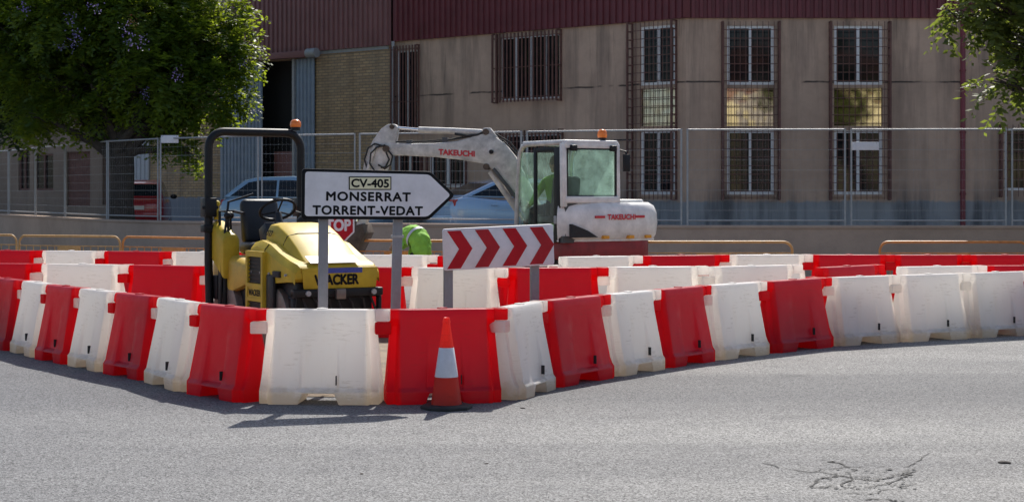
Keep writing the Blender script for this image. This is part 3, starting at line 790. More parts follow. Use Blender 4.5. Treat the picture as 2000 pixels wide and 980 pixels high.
# ------------------------------------------------------------------ traffic cone
P = at(872, 797, F * EYE / (797 - HY))
cone = thing("traffic_cone", "red traffic cone with one white band in front of the red barrier", "cone", (P.x, P.y, 0), R(8))
m = MB(); pts = []
m.lathe([(.215, .0), (.215, .022), (.20, .034), (.13, .038)], n=8); m.build("base", M['rubber'], cone, bevel=.004)
def cr(z): return .128 - (z - .035) / (.745 - .035) * .104
m = MB(); m.lathe([(cr(.036), .036), (cr(.70), .70), (cr(.70) + .004, .702), (cr(.72) + .004, .72), (cr(.745), .745), (cr(.745) - .008, .742), (.012, .70)], n=32)
m.build("body", M['cone_or'], cone, smooth=True, recalc=False)
m = MB(); m.lathe([(cr(.26), .26), (cr(.26) + .002, .262), (cr(.50) + .002, .498), (cr(.50), .50)], n=32); m.build("reflective_band", M['cone_wh'], cone, smooth=True, recalc=False)

# ------------------------------------------------------------------ arrow direction sign
SA, SB = at(589, 0, 14.12), at(889, 0, 14.5)             # left and right ends of the board
DS = 14.3
hs = hz(-1.5, DS)
sg = thing("direction_sign", "white arrow road sign with black border on two grey posts", "sign", (SA.x, SA.y, hs), math.atan2(SB.y - SA.y, SB.x - SA.x))
SD = (SB - SA); SD.z = 0; SD.normalize()
def sp(x, y):
    k = (x - CX) / F; s = (k * SA.y - SA.x) / (SD.x - k * SD.y); Y = SA.y + s * SD.y
    return (s, EYE - (y - HY) * Y / F - hs)
KS = 1 / math.cos(math.atan2(SD.y, SD.x))
def rounded(poly, r, n=4):
    out = []; k = len(poly)
    for i in range(k):
        p = Vector(poly[i]); a = (Vector(poly[i - 1]) - p).normalized(); b = (Vector(poly[(i + 1) % k]) - p).normalized()
        for j in range(n + 1):
            t = j / n; s0 = p + a * r; s1 = p + b * r
            out.append(tuple((1 - t) ** 2 * s0 + 2 * t * (1 - t) * p + t * t * s1))
    return out
outer = [sp(589, 428), sp(838, 429), sp(889, 381), sp(841, 335), sp(590, 329)]
outer = outer
cxs, czs = sum(p[0] for p in outer) / 5, sum(p[1] for p in outer) / 5
inner = [sp(595, 422), sp(835, 423), sp(880, 381), sp(838, 341), sp(596, 335)]
m = MB(); m.prism(rounded(outer, .035), 0, .03, 'y'); m.build("border_plate", M['sign_black'], sg, bevel=.004)
m = MB(); m.prism(rounded(inner, .03), -.004, -.0005, 'y'); m.build("face", M['sign_white'], sg, recalc=True)
X_, Z_ = Vector((1, 0, -.012)), Vector((0.012, 0, 1))
def sc(x, y): a = sp(x, y); return (a[0], -.004, a[1])
x0, z0 = sp(681, 371); x1, z1 = sp(764, 345)
m = MB(); m.bx(x0, x1, -.0085, -.0045, z0, z1); m.build("route_border", M['sign_black'], sg)
m = MB(); m.bx(x0 + .009, x1 - .009, -.0115, -.009, z0 + .009, z1 - .009); m.build("route_plate", M['sign_cream'], sg)
text("route_lettering", "CV-405", M['sign_black'], sg, (sc(722.5, 358)[0], -.0115, sc(722.5, 358)[2]), X_, Z_, 72 * KS * DS / F, 17 * DS / F, bold=.045, off=.0015)
text("lettering", "MONSERRAT", M['sign_black'], sg, sc(720, 384), X_, Z_, 161 * KS * DS / F, 18.5 * DS / F, bold=.05, off=.0015, spacing=1.12)
text("lettering", "TORRENT-VEDAT", M['sign_black'], sg, sc(719, 411), X_, Z_, 210 * KS * DS / F, 18.5 * DS / F, bold=.05, off=.0015, spacing=1.1)
for xa, xb, zt_ in ((635, 633.5, 335), (783, 776, 338)):
    a, b = sp(xa, zt_), sp(xb, 600); k = (0 - a[1]) / (b[1] - a[1])
    m = MB(); m.bar((a[0] + (b[0] - a[0]) * k, .075, -.05), (a[0], .075, a[1]), .083, .045); m.build("post", M['post_grey'], sg, bevel=.006)
    z = sp(0, 468)[1]
    for zz in ((sp(0, 346)[1], sp(0, 415)[1]) if xa < 700 else (sp(0, 350)[1], sp(0, 415)[1], z)):
        tt = (zz - a[1]) / (b[1] - a[1]); xx = a[0] + (b[0] - a[0]) * tt
        m = MB(); m.bx(xx - .052, xx + .052, .045, .105, zz - .012, zz + .012); m.build("clamp", M['galv'], sg)

# ------------------------------------------------------------------ chevron board
DC0, DC1 = 15.35, 15.75
A = at(866, 488, DC0); B = at(1082, 477, DC1)
h0 = hz(0, 15.5)
ch = thing("chevron_board", "white board with four red chevrons pointing right on two posts", "sign", ((A.x + B.x) / 2, (A.y + B.y) / 2, h0), math.atan2(B.y - A.y, B.x - A.x))
Lc = math.hypot(B.x - A.x, B.y - A.y); zc = (A.z + B.z) / 2 - h0; tl = math.atan2(B.z - A.z, Lc)
Mt = Matrix.Translation((0, 0, zc)) @ Matrix.Rotation(-tl, 4, 'Y')
hh = 81 * 15.5 / F / 2
m = MB(); m.prism(rounded([(-Lc / 2, -hh), (Lc / 2, -hh), (Lc / 2, hh), (-Lc / 2, hh)], .03), 0, .028, 'y', Mt); m.build("panel", M['sign_white'], ch, bevel=.006)
m = MB(); m.prism([(-Lc / 2 + .03, -hh + .02), (Lc / 2 - .03, -hh + .02), (Lc / 2 - .03, hh - .02), (-Lc / 2 + .03, hh - .02)], .029, .05, 'y', Mt); m.build("back_plate", M['sign_back'], ch)
q = Lc / 218; ww = 26 * q
for k, (xa, mt) in enumerate(((8, 'sign_red'), (62, 'sign_red2'), (116, 'sign_red'), (170, 'sign_red2'))):
    x0 = -Lc / 2 + xa * q; ti = 25 * q; wd = 26 * q
    poly = [(x0, hh - .022), (x0 + wd, hh - .022), (x0 + wd + ti * .88, 0), (x0 + wd - .01, -hh + .015), (x0 - .012, -hh + .015), (x0 + ti * .88, 0)]
    m = MB(); m.prism(poly, -.004, -.0006, 'y', Mt); m.build("chevron", M[mt], ch)
for px_, dd in ((880, DC0), (1049, DC1)):
    xx = (px_ - 974) / 216 * Lc; zt_ = zc + xx * math.tan(tl)
    m = MB(); m.bx(xx - .042, xx + .042, .052, .10, -.05, zt_ + hh * .6); m.build("post", M['post_grey'], ch, bevel=.006)

# ------------------------------------------------------------------ stop sign
DSS = 24.2
P = at(652, 437, DSS)
stp = thing("stop_sign", "red octagonal stop sign half hidden behind the arrow sign", "sign", (P.x, DSS, hz(P.x, DSS)))
zc = P.z - stp.location.z; r_ = 40 * DSS / F / math.cos(R(22.5))
octo = [(r_ * math.cos(R(22.5 + 45 * k)), zc + r_ * math.sin(R(22.5 + 45 * k))) for k in range(8)]
octi = [(x * .93, zc + (z - zc) * .93) for x, z in octo]
m = MB(); m.prism(octo, 0, .02, 'y'); m.build("rim", M['sign_white'], stp)
m = MB(); m.prism(octi, -.004, -.0006, 'y'); m.build("face", M['sign_red'], stp)
text("lettering", "STOP", M['sign_white'], stp, (.025, -.004, zc - .02), (1, 0, 0), (0, 0, 1), .46, .18, bold=.05, off=.002)
m = MB(); m.bx(-.04, .04, .022, .062, -.05, zc + .25); m.build("post", M['galv'], stp)

# ------------------------------------------------------------------ low orange pedestrian barriers
def make_ped(mt):
    t = thing("pedestrian_barrier", None, None)
    L, Hh = 1.22, 1.0
    m = MB(); pts = [(-L, 0, .02), (-L, 0, Hh - .14)]
    for k in range(1, 7): a = R(180 - 15 * k); pts.append((-L + .14 + .14 * math.cos(a), 0, Hh - .14 + .14 * math.sin(a)))
    for k in range(0, 7): a = R(90 - 15 * k); pts.append((L - .14 + .14 * math.cos(a), 0, Hh - .14 + .14 * math.sin(a)))
    pts.append((L, 0, .02)); m.tube(pts, .021, 8); m.tube([(-L, 0, .2), (L, 0, .2)], .016, 8); m.tube([(-L, 0, Hh - .17), (L, 0, Hh - .17)], .010, 6)
    m.build("frame", M[mt], t, smooth=True)
    for k in range(1, 14):
        x = -L + 2 * L * k / 14
        part("bar", M[mt], t, lambda m: m.tube([(x, 0, .2), (x, 0, Hh - .17)], .008, 6), smooth=True)
    part("name_plate", M[mt], t, lambda m: m.bx(-.27, .27, -.014, .014, Hh - .34, Hh - .18), recalc=False)
    for s in (-1, 1): part("foot", M[mt], t, lambda m: m.tube([(s * (L - .2), -.25, .015), (s * (L - .2), 0, .2), (s * (L - .2), .25, .015)], .016, 6), smooth=True)
    return t
pp = {'ped': make_ped('ped'), 'ped2': make_ped('ped2')}; pu = set()
def put_ped(mt, x0, y0, x1, y1, label, z=0):
    o = pp[mt] if mt not in pu else copy_tree(pp[mt]); pu.add(mt)
    d0, d1 = F * (EYE - 1.02) / (y0 - HY), F * (EYE - 1.02) / (y1 - HY)
    a, b = at(x0, 0, d0), at(x1, 0, d1); mid = (a + b) / 2; v = b - a
    o.location = (mid.x, mid.y, 0); o.rotation_euler = (0, 0, math.atan2(v.y, v.x)); o.scale = (math.hypot(v.x, v.y) / 2.48, 1, 1)
    tag(o, label, "barrier", "orange steel pedestrian barriers")
put_ped('ped2', -175, 456, 34, 457, "orange steel pedestrian barrier cut off by the left frame edge")
put_ped('ped2', 36, 458, 236, 460, "orange steel pedestrian barrier with small plate below the big tree")
put_ped('ped', 238, 460, 445, 464, "orange steel pedestrian barrier below the parked red car, left of the roller")
put_ped('ped', 668, 467, 880, 468, "orange steel pedestrian barrier behind the bending worker")
put_ped('ped2', 1238, 470, 1550, 470, "yellow-orange steel pedestrian barrier just right of the white excavator")
put_ped('ped', 1716, 470, 2010, 470, "orange steel pedestrian barrier at the far right before the wall")

# ------------------------------------------------------------------ temporary mesh fence on the wall
fence_proto = None
def make_fence(L):
    t = thing("wire_fence", None, None); H_ = 1.98
    m = MB()
    m.tube([(.03, 0, 0), (.03, 0, H_)], .021, 8); m.tube([(L - .03, 0, 0), (L - .03, 0, H_)], .021, 8)
    m.tube([(.03, 0, H_ - .02), (L - .03, 0, H_ - .02)], .019, 8); m.tube([(.03, 0, .1), (L - .03, 0, .1)], .016, 8)
    m.build("frame", M['galv'], t, smooth=True)
    m = MB(); r = .0018
    for k in range(1, int(L / .15)):
        x = .03 + k * .15
        if x < L - .05: m.bx(x - r * .35, x + r * .35, -r * .35, r * .35, .1, H_ - .03)
    for k in range(1, 9):
        z = .1 + k * (H_ - .12) / 9; rz_ = r * (1.5 if k % 2 else .8); m.bx(.04, L - .04, -.004 - rz_, -.004 + rz_, z - rz_, z + rz_)
    m.build("wire_mesh", M['galv'], t, recalc=False)
    return t
FP = offset_line(WALL, -.14)
def on_fence(px):
    k = (px - CX) / F
    for a, b in zip(FP, FP[1:]):
        den = (b.x - a.x) - k * (b.y - a.y)
        t = (k * a.y - a.x) / den
        if -1e-6 <= t <= 1.000001: return a + (b - a) * t
cuts = [2290, 1974, 1660, 1340, 1027, 700, 510, 312, 211, 128, 70, 18, -60]
descr = {0: "at the right edge of the frame", 1: "in front of the maroon downpipe", 2: "before the tall windows, right of the cab", 3: "directly behind the excavator cab", 4: "behind the excavator boom and pale blue car",
         5: "behind the arrow sign and the roller hoop", 6: "before the brick wall, left of the grey hatchback", 7: "beside the tree trunk and red car", 8: "first to the left of the tree trunk", 9: "second to the left of the tree trunk", 10: "third to the left of the tree trunk", 11: "at the left edge of the frame"}
fp0 = make_fence(3.4); first = True
for i, (xa, xb) in enumerate(zip(cuts, cuts[1:])):
    b, a = on_fence(xa), on_fence(xb)
    d = b - a; Ld = math.hypot(d.x, d.y)
    o = fp0 if first else copy_tree(fp0); first = False
    o.location = (a.x, a.y, WTOP); o.rotation_euler = (0, 0, math.atan2(d.y, d.x)); o.scale = ((Ld - .07) / 3.4, 1, 1)
    tag(o, "section of temporary wire mesh fence " + descr[i], "fence", "sections of wire mesh fence on the wall")
def fence_plate(px, py, wpx, hpx, label):
    a = on_fence(px); d = a.y; p = at(px, py, d)
    t = thing("fence_plate", label, "sign", (p.x, p.y - .03, p.z), 0, "small white plates hung on the mesh fence")
    part("plate", M['sign_white'], t, lambda m: m.bx(-wpx * d / F / 2, wpx * d / F / 2, -.006, .006, -hpx * d / F / 2, hpx * d / F / 2), bevel=.002)
    for s in (-1, 1): part("tie", M['galv'], t, lambda m: m.bx(s * wpx * d / F * .4 - .008, s * wpx * d / F * .4 + .008, -.012, .04, hpx * d / F * .3, hpx * d / F * .42))
fence_plate(1690, 285.5, 52, 16, "small white plate hung on the fence before the rightmost tall window")
fence_plate(332, 272, 34, 15, "small white plate hung on the fence right of the tree trunk")
# ------------------------------------------------------------------ tandem roller (front of machine = +x, its left = +y)
RO = (-2.22, 16.65); th = 31
rl = thing("road_roller", "yellow tandem road roller with black roll hoop parked behind the front barriers", "roller", (RO[0], RO[1], hz(*RO)), R(th - 90))
# hood: side shoulders and a tall centre hump, both sloping down to the front
def loft(m, secs):
    n = len(secs[0][1])
    for x, pts in secs: m.v += [(x, y, z) for y, z in pts]
    for i in range(len(secs) - 1):
        for k in range(n - 1):
            a = i * n + k; m.f.append((a, a + 1, a + n + 1, a + n))
        m.f.append((i * n + n - 1, i * n, (i + 1) * n, (i + 1) * n + n - 1))
    m.f.append(tuple(range(n))); m.f.append(tuple((len(secs) - 1) * n + k for k in reversed(range(n))))
def sh(x, w, zt, zb):                                     # shoulder section
    return (x, [(-w, zb), (-w - .005, zt - .16), (-w, zt - .06), (-w + .05, zt), (w - .05, zt), (w, zt - .06), (w + .005, zt - .16), (w, zb)])
m = MB()
loft(m, [sh(.02, .47, 1.12, .78), sh(.18, .47, 1.145, .76), sh(.42, .475, 1.11, .74), sh(.64, .47, 1.03, .74), sh(.86, .46, .965, .76), sh(1.02, .45, .93, .765), sh(1.06, .44, .90, .80)])
m.build("hood_shoulder", M['yellow'], rl, bevel=.035, seg=3, ang=25)
def hp(x, w, zt, zb=.85): return (x, [(-w, zb), (-w * .93, zt - .10), (-w * .80, zt - .02), (-w * .5, zt), (w * .5, zt), (w * .80, zt - .02), (w * .93, zt - .10), (w, zb)])
m = MB(); loft(m, [hp(-.03, .30, 1.27), hp(.05, .335, 1.315), hp(.25, .345, 1.31), hp(.48, .345, 1.225), hp(.72, .35, 1.10), hp(.93, .36, .975), hp(1.065, .36, .915)])
m.build("hood", M['yellow'], rl, bevel=.03, seg=3, ang=25)
m = MB(); m.box((.80, 0, 1.062), (.006, .0, 0)); m = MB()
# front panel of the hood, lettering and sticker
m.prism([(-.36, .70), (.40, .70), (.42, .90), (-.38, .90)], 1.062, 1.078, 'x'); m.build("front_panel", M['yellow'], rl, bevel=.006)
text("lettering", "WACKER", M['sign_black'], rl, (1.078, -.02, .785), (0, 1, 0), (0, 0, 1), .47, .105, bold=.06, off=.003)
nx = Vector((.32, 0, 1)).normalized()
m = MB(); m.box((1.081, .02, .872), (.004, .46, .05)); m.build("blue_print_strip", M['blue_txt'], rl)
m = MB(); m.box((.985, -.02, .975), (.15, .52, .004), Matrix.Rotation(R(24), 3, 'Y')); m.build("sticker", M['sticker'], rl)
text("lettering", "RD27", M['sign_black'], rl, (.14, -.322, 1.215), (1, 0, -.1), (0, .25, 1), .22, .062, bold=.04, off=.012)
# side grille panel (machine's right side, seen at the photo's left)
m = MB(); y = -.50
for x0, x1, z0, z1 in ((0, .045, .30, 1.04), (.395, .44, .30, 1.04), (.045, .395, .985, 1.04), (.045, .395, .68, .72), (.045, .395, .545, .58), (.045, .395, .30, .34)): m.bx(x0, x1, y - .02, y + .03, z0, z1)
m.bx(.045, .395, y - .012, y + .03, .58, .68)
m.build("grille_frame", M['yellow'], rl, recalc=False)
m = MB()
for z0, z1 in ((.72, .985), (.34, .545)):
    m.bx(.045, .395, y + .01, y + .03, z0, z1)
    for k in range(7): m.bx(.05, .39, y - .006, y + .008, z0 + (z1 - z0) * (k + .3) / 7, z0 + (z1 - z0) * (k + .55) / 7)
m.build("grille", M['black'], rl, recalc=False)
text("lettering", "WACKER", M['sign_black'], rl, (.22, y - .0125, .63), (1, 0, 0), (0, 0, 1), .31, .065, bold=.05, off=.002)
m = MB(); m.bx(.62, .78, -.495, -.46, .80, .86); m.build("side_vent", M['rubber'], rl, bevel=.008)
part("panel_seam", M['black'], rl, lambda m: m.tube([(.50, -.325, 1.10), (.50, -.282, 1.19), (.50, -.17, 1.2165), (.50, .17, 1.2165), (.50, .282, 1.19), (.50, .325, 1.10)], .0045, 5))
part("panel_seam", M['black'], rl, lambda m: m.tube([(.40, -.478, .78), (.40, -.482, .95), (.40, -.476, 1.06), (.40, -.43, 1.113)], .0045, 5))
part("hood_latch", M['black'], rl, lambda m: m.bx(.33, .37, -.495, -.47, .93, .99), bevel=.005)
for x_ in (.08, .30, .52, .72, .92): part("bolt", M['galv'], rl, lambda m: m.cyl((x_, -.47, .83), (x_, -.492, .83), .012, n=8))
# chassis, drums
m = MB(); m.bx(-.05, 1.0, -.40, .40, .44, .76); m.bx(-1.12, -.10, -.38, .38, .40, .70); m.bx(-.2, 0, -.14, .14, .3, .6); m.build("chassis", M['black'], rl, bevel=.02)
m = MB(); m.bx(1.0, 1.10, -.47, .47, .62, .70); m.bx(1.0, 1.07, -.47, -.43, .30, .62); m.bx(1.0, 1.07, .43, .47, .30, .62); m.build("front_bumper", M['black'], rl, bevel=.015)
m = MB()
for k in range(7):
    y_ = -.36 + .12 * k; m.tube([(1.03, y_, .62), (1.06, y_ + .03, .52 + .04 * (k % 3)), (1.0, y_ + .08, .46)], .012, 6)
m.build("hydraulic_hose", M['rubber'], rl, smooth=True)
part("scraper_bar", M['steel'], rl, lambda m: m.bx(.93, .97, -.43, .43, .40, .47), bevel=.006)
part("tow_lug", M['steel'], rl, lambda m: m.bx(1.10, 1.15, -.05, .05, .60, .70), bevel=.01)
for yy in (-.33, .36):
    m = MB(); m.cyl((1.10, yy, .66), (1.125, yy, .66), .026, n=10); m.build("front_lamp", M['galv'], rl, smooth=True)
for x in (.56, -.74):
    m = MB(); m.lathe([(.30, -.46), (.345, -.45), (.35, -.43), (.35, .43), (.345, .45), (.30, .46)], (x, 0, .35), 36, 'y'); d_ = m.build("drum", M['steel'], rl, smooth=True)
    for s in (-1, 1): part("drum_arm", M['black'], rl, lambda m: m.bx(x - .09, x + .09, s * .475 - .022, s * .475 + .022, .28, .82), bevel=.015)
# operator's platform
m = MB(); loft(m, [(-1.14, [(-.44, .62), (-.44, .88), (-.38, .93), (.38, .93), (.44, .88), (.44, .62)]), (-.62, [(-.46, .58), (-.46, .92), (-.40, .97), (.40, .97), (.46, .92), (.46, .58)]), (-.10, [(-.46, .70), (-.46, .86), (-.40, .90), (.40, .90), (.46, .86), (.46, .70)])])
m.build("rear_housing", M['yellow_dk'], rl, bevel=.03)
m = MB(); loft(m, [(-1.02, [(-.50, .92), (-.50, 1.28), (-.46, 1.33), (-.36, 1.33), (-.33, 1.28), (-.33, .92)]), (-.62, [(-.52, .72), (-.52, 1.12), (-.48, 1.18), (-.36, 1.18), (-.33, 1.12), (-.33, .72)])])
m.build("side_console", M['yellow'], rl, bevel=.025)
m = MB(); m.cyl((-1.0, -.44, 1.33), (-1.0, -.44, 1.48), .035, .02, n=12); m.sphere((-1.0, -.44, 1.50), .035); m.build("control_lever", M['yellow'], rl, smooth=True)
for yy, x in ((-.36, -.80), (-.42, -.72)):
    m = MB(); m.cyl((x, yy, 1.15), (x + .03, yy - .02, 1.36), .014, n=8); m.sphere((x + .03, yy - .02, 1.38), .04, 10, 6); m.build("lever", M['black'], rl, smooth=True)
m = MB(); m.bx(-.86, -.42, -.26, .26, .97, 1.10); m.build("seat", M['seat'], rl, bevel=.05, seg=3)
m = MB(); m.box((-.90, 0, 1.31), (.13, .42, .48), Matrix.Rotation(R(-8), 3, 'Y')); m.build("seat_back", M['seat'], rl, bevel=.06, seg=3)
part("seat_piping", M['sticker'], rl, lambda m: m.tube([(-.40, -.24, 1.075), (-.395, 0, 1.08), (-.40, .24, 1.075)], .010, 6), smooth=True)
m = MB(); m.tube([(-.86, -.46, 1.1), (-.92, -.44, 1.42), (-.86, -.30, 1.42), (-.6, -.30, 1.4)], .016, 8); m.tube([(-.6, .33, 1.0), (-.64, .36, 1.40), (-.86, .36, 1.42)], .016, 8); m.build("armrest", M['black'], rl, smooth=True)
sw = MB(); pts = []
for k in range(25):
    a = 2 * math.pi * k / 24; pts.append(Vector((-.36 + .17 * math.cos(a) * .78, -.02 + .19 * math.sin(a), 1.44 + .17 * math.cos(a) * .62)))
sw.tube(pts, .016, 8, cap=False)
for a in (0, 2.1, 4.2): sw.tube([(-.36, -.02, 1.42), (-.36 + .17 * math.cos(a) * .78, -.02 + .19 * math.sin(a), 1.44 + .17 * math.cos(a) * .62)], .01, 6)
sw.build("steering_wheel", M['black'], rl, smooth=True)
m = MB(); m.tube([(-.22, -.02, .98), (-.36, -.02, 1.42)], [.06, .035], 12); m.box((-.2, -.02, 1.18), (.20, .46, .22), Matrix.Rotation(R(-25), 3, 'Y')); m.build("steering_column", M['seat'], rl, bevel=.02)
m = MB(); m.sphere((-.12, .22, 1.32), .10, 14, 8, (1, 1.3, .8)); m.build("exhaust_cap", M['black'], rl, smooth=True)
m = MB(); m.bx(-.45, -.15, .30, .46, .9, 1.22); m.build("instrument_box", M['seat'], rl, bevel=.03)
# roll hoop
xh, W_ = -1.02, .525; zt = 2.26
pts = [(xh + .05, -W_, .12), (xh, -W_, .9), (xh, -W_, zt - .17)]
for k in range(1, 7): a = R(180 - 15 * k); pts.append((xh, -W_ + .17 + .17 * math.cos(a), zt - .17 + .17 * math.sin(a)))
for k in range(0, 7): a = R(90 - 15 * k); pts.append((xh, W_ - .17 + .17 * math.cos(a), zt - .17 + .17 * math.sin(a)))
pts += [(xh, W_, .9), (xh + .05, W_, .12)]
m = MB(); m.tube(pts, .044, 12); m.build("roll_hoop", M['black'], rl, smooth=True)
for s in (-1, 1):
    m = MB(); m.bx(xh - .075, xh + .075, s * W_ - .065, s * W_ + .065, 1.36, 1.56); m.bx(xh - .06, xh + .06, s * W_ - .07, s * W_ + .07, 1.20, 1.28); m.cyl((xh + .05, s * W_ - .09, 1.46), (xh + .05, s * W_ + .09, 1.46), .018, n=8); m.build("hoop_joint", M['black'], rl, bevel=.012)
    m = MB(); m.bx(xh - .03, xh + .14, s * .44 - .05, s * .44 + .06, .50, .75); m.build("hoop_bracket", M['black'], rl, bevel=.012)
m = MB(); m.tube([(xh + .32, -.52, .35), (xh + .34, -.50, 1.0), (xh + .30, -.42, 1.52), (xh + .34, -.16, 1.60)], .014, 8); m.build("grab_rail", M['black'], rl, smooth=True)
be = MB(); be.cyl((xh, W_ - .06, zt + .03), (xh, W_ - .06, zt + .075), .05, n=16); bo = be.build("beacon_base", M['black'], rl, smooth=True)
be = MB(); be.lathe([(.0, .065), (.055, .065), (.062, .09), (.056, .122), (.036, .143), (.0, .15)], (xh, W_ - .06, zt), 18); be.build("beacon_lens", M['orange_lamp'], bo, smooth=True)

# ------------------------------------------------------------------ excavator (front of the upper body = +x, its left = +y)
EX = (1.03, 25.35); phi = R(122)
ex = thing("excavator", "white compact excavator with closed cab and raised boom reaching to the left", "excavator", (EX[0], EX[1], 0), phi)
Rz = Matrix.Rotation(-phi, 4, 'Z')
def exl(p): return Rz @ (Vector(p) - Vector((EX[0], EX[1], 0)))
# tracks and lower frame
for s in (-1, 1):
    m = MB(); prof = []
    for k in range(13): a = R(90 + 180 * k / 12); prof.append((-.85 + .29 * math.cos(a), .30 + .29 * math.sin(a)))
    for k in range(13): a = R(-90 + 180 * k / 12); prof.append((.85 + .29 * math.cos(a), .30 + .29 * math.sin(a)))
    m.prism(prof, s * .80 - .2, s * .80 + .2, 'y')
    for k in range(22):
        x = -.85 + 1.7 * k / 21; m.bx(x - .025, x + .025, s * .8 - .2, s * .8 + .2, .585, .61); m.bx(x - .025, x + .025, s * .8 - .2, s * .8 + .2, -.0, .015)
    m.build("track", M['rubber'], ex, bevel=.01)
m = MB(); m.bx(-.6, .6, -.6, .6, .3, .62); m.lathe([(.45, .62), (.45, .78)], n=24); m.build("undercarriage", M['ex_grey'], ex)
m = MB(); m.bx(1.25, 1.33, -.95, .95, .05, .40); m.bx(.6, 1.25, -.45, -.35, .2, .32); m.bx(.6, 1.25, .35, .45, .2, .32); m.build("dozer_blade", M['ex_red'], ex, bevel=.01)
def roundrect(x0, x1, y0, y1, r, n=6):
    out = []
    for cx_, cy_, a0 in ((x1 - r, y1 - r, 0), (x0 + r, y1 - r, 90), (x0 + r, y0 + r, 180), (x1 - r, y0 + r, 270)):
        for k in range(n + 1): a = R(a0 + 90 * k / n); out.append((cx_ + r * math.cos(a), cy_ + r * math.sin(a)))
    return out
# red lower skirt, white counterweight
m = MB(); m.prism(roundrect(-.90, .55, -.80, .80, .26), .76, 1.04, 'z'); m.build("lower_skirt", M['ex_red'], ex, bevel=.02)
def rear_profile(w, x0, bulge):                            # outline seen from above, rounded tail
    out = [(.35, -w), (.35, -.26), (-.60, -.26), (-.72, w - .06)]
    for k in range(13):
        t = -1 + 2 * k / 12; y = -t * w; x = x0 - bulge * (1 - abs(t) ** 2.6) ; out.append((x + .05 * max(0, abs(t) - .8) / .2, y))
    return out
m = MB()
lv = [(1.055, .88, -.78), (1.12, .91, -.82), (1.30, .93, -.84), (1.46, .92, -.83), (1.56, .89, -.80), (1.615, .82, -.74)]
prs = [rear_profile(w_, x_, .14) for _, w_, x_ in lv]; n = len(prs[0])
for (z, _, _), pr in zip(lv, prs): m.v += [(x, y, z) for x, y in pr]
for i in range(len(lv) - 1):
    for k in range(n): m.f.append((i * n + k, i * n + (k + 1) % n, (i + 1) * n + (k + 1) % n, (i + 1) * n + k))
m.f.append(tuple(range(n))); m.f.append(tuple((len(lv) - 1) * n + k for k in range(n)))
m.build("counterweight", M['ex_white'], ex, bevel=.02, ang=50)
m = MB(); m.bx(-.62, .45, -.80, -.26, 1.60, 1.66); m.build("engine_cover", M['ex_white'], ex, bevel=.03)
xr = -.985
text("lettering", "TAKEUCHI", M['logo_red'], ex, (xr, -.10, 1.40), (0, -1, 0), (0, 0, 1), .52, .085, bold=.06, off=.012)
for y_ in (.28, -.47): part("red_stripe", M['logo_red'], ex, lambda m: m.bx(-.988 if y_ > 0 else -.966, -.90, y_ - .085, y_ + .085, 1.385, 1.42))
m = MB(); m.prism([(.78, 1.10), (.32, 1.10), (.50, 1.20), (.78, 1.30)], -.985, -.90, 'x'); m.build("side_vent", M['rubber'], ex)
m = MB(); m.prism([(y_, x_) for x_, y_ in rear_profile(.90, -.79, .14)], 1.035, 1.062, 'z', Matrix(((0, 1, 0, 0), (1, 0, 0, 0), (0, 0, 1, 0), (0, 0, 0, 1)))); m.build("tail_trim", M['ex_white'], ex, bevel=.008)
for y_ in (.18, -.28, -.62): part("rear_lamp", M['amber'], ex, lambda m: m.bx(-1.012 if abs(y_) < .5 else -.985, -.93, y_ - .05, y_ + .05, 1.075, 1.125), bevel=.006)
m = MB(); m.cyl((-.72, .08, 1.62), (-.72, .08, 1.72), .055, n=12); m.build("exhaust_stub", M['black'], ex, smooth=True)
# cab: posts, roof, panes
x0, x1, y0, y1, zb, zr = -.84, .42, -.14, .84, 1.04, 2.50
cb = MB(); r_ = .045
def post(a, b, w_=.07): cb.bar(a, b, w_, w_)
post((x0, y0, 1.55), (x0 + .02, y0, zr)); post((x0, y1, 1.55), (x0 + .02, y1, zr), .085)
post((x0, y0, 1.66), (x0, y1, 1.66), .10); post((x0 + .02, y0, zr - .03), (x0 + .02, y1, zr - .03), .10)
cb.build("cab_frame", M['ex_white'], ex, bevel=.02)
for y_ in (y0, y1):                                         # front pillars curve over into the roof rails
    fp = [(x1 + .06, y_, zb + .05), (x1 + .02, y_, 1.7), (x1 - .03, y_, 2.25), (x1 - .06, y_, 2.38), (x1 - .14, y_, 2.47), (x1 - .28, y_, zr), (x0 + .02, y_, zr)]
    m = MB(); m.tube(fp, .038, 10); m.build("cab_pillar", M['ex_arm'] if y_ == y1 else M['ex_white'], ex, smooth=True)
m = MB(); m.prism(roundrect(x0 - .03, x1 - .10, y0 - .03, y1 + .03, .10), zr - .02, zr + .045, 'z'); m.build("cab_roof", M['ex_white'], ex, bevel=.018)
m = MB(); m.bx(x0 - .02, x1 + .06, y0 - .02, y1 + .02, zb - .02, zb + .08); m.bx(x0 + .0, x0 + .30, y0 + .03, y1 - .03, zb, 1.60); m.build("cab_floor", M['ex_grey'], ex)
m = MB(); m.bx(x0 - .012, x0 + .004, y0 + .05, y1 - .06, 1.72, zr - .09); m.build("rear_pane", M['cabglass'], ex)
m = MB()
for a, b, c, d in ((y0 + .03, y0 + .055, 1.71, zr - .08), (y1 - .065, y1 - .04, 1.71, zr - .08), (y0 + .055, y1 - .065, 1.70, 1.725), (y0 + .055, y1 - .065, zr - .10, zr - .075)): m.bx(x0 - .02, x0 + .01, a, b, c, d)
m.build("pane_seal", M['black'], ex)
m = MB(); m.bx(x1 - .03, x1 - .015, y0 + .05, y1 - .05, 1.2, zr - .12); m.build("front_pane", M['cabglass'], ex)
m = MB(); m.bx(x0 + .1, x1 - .05, y0 - .006, y0 + .006, 1.65, zr - .07); m.build("side_pane", M['cabglass'], ex)
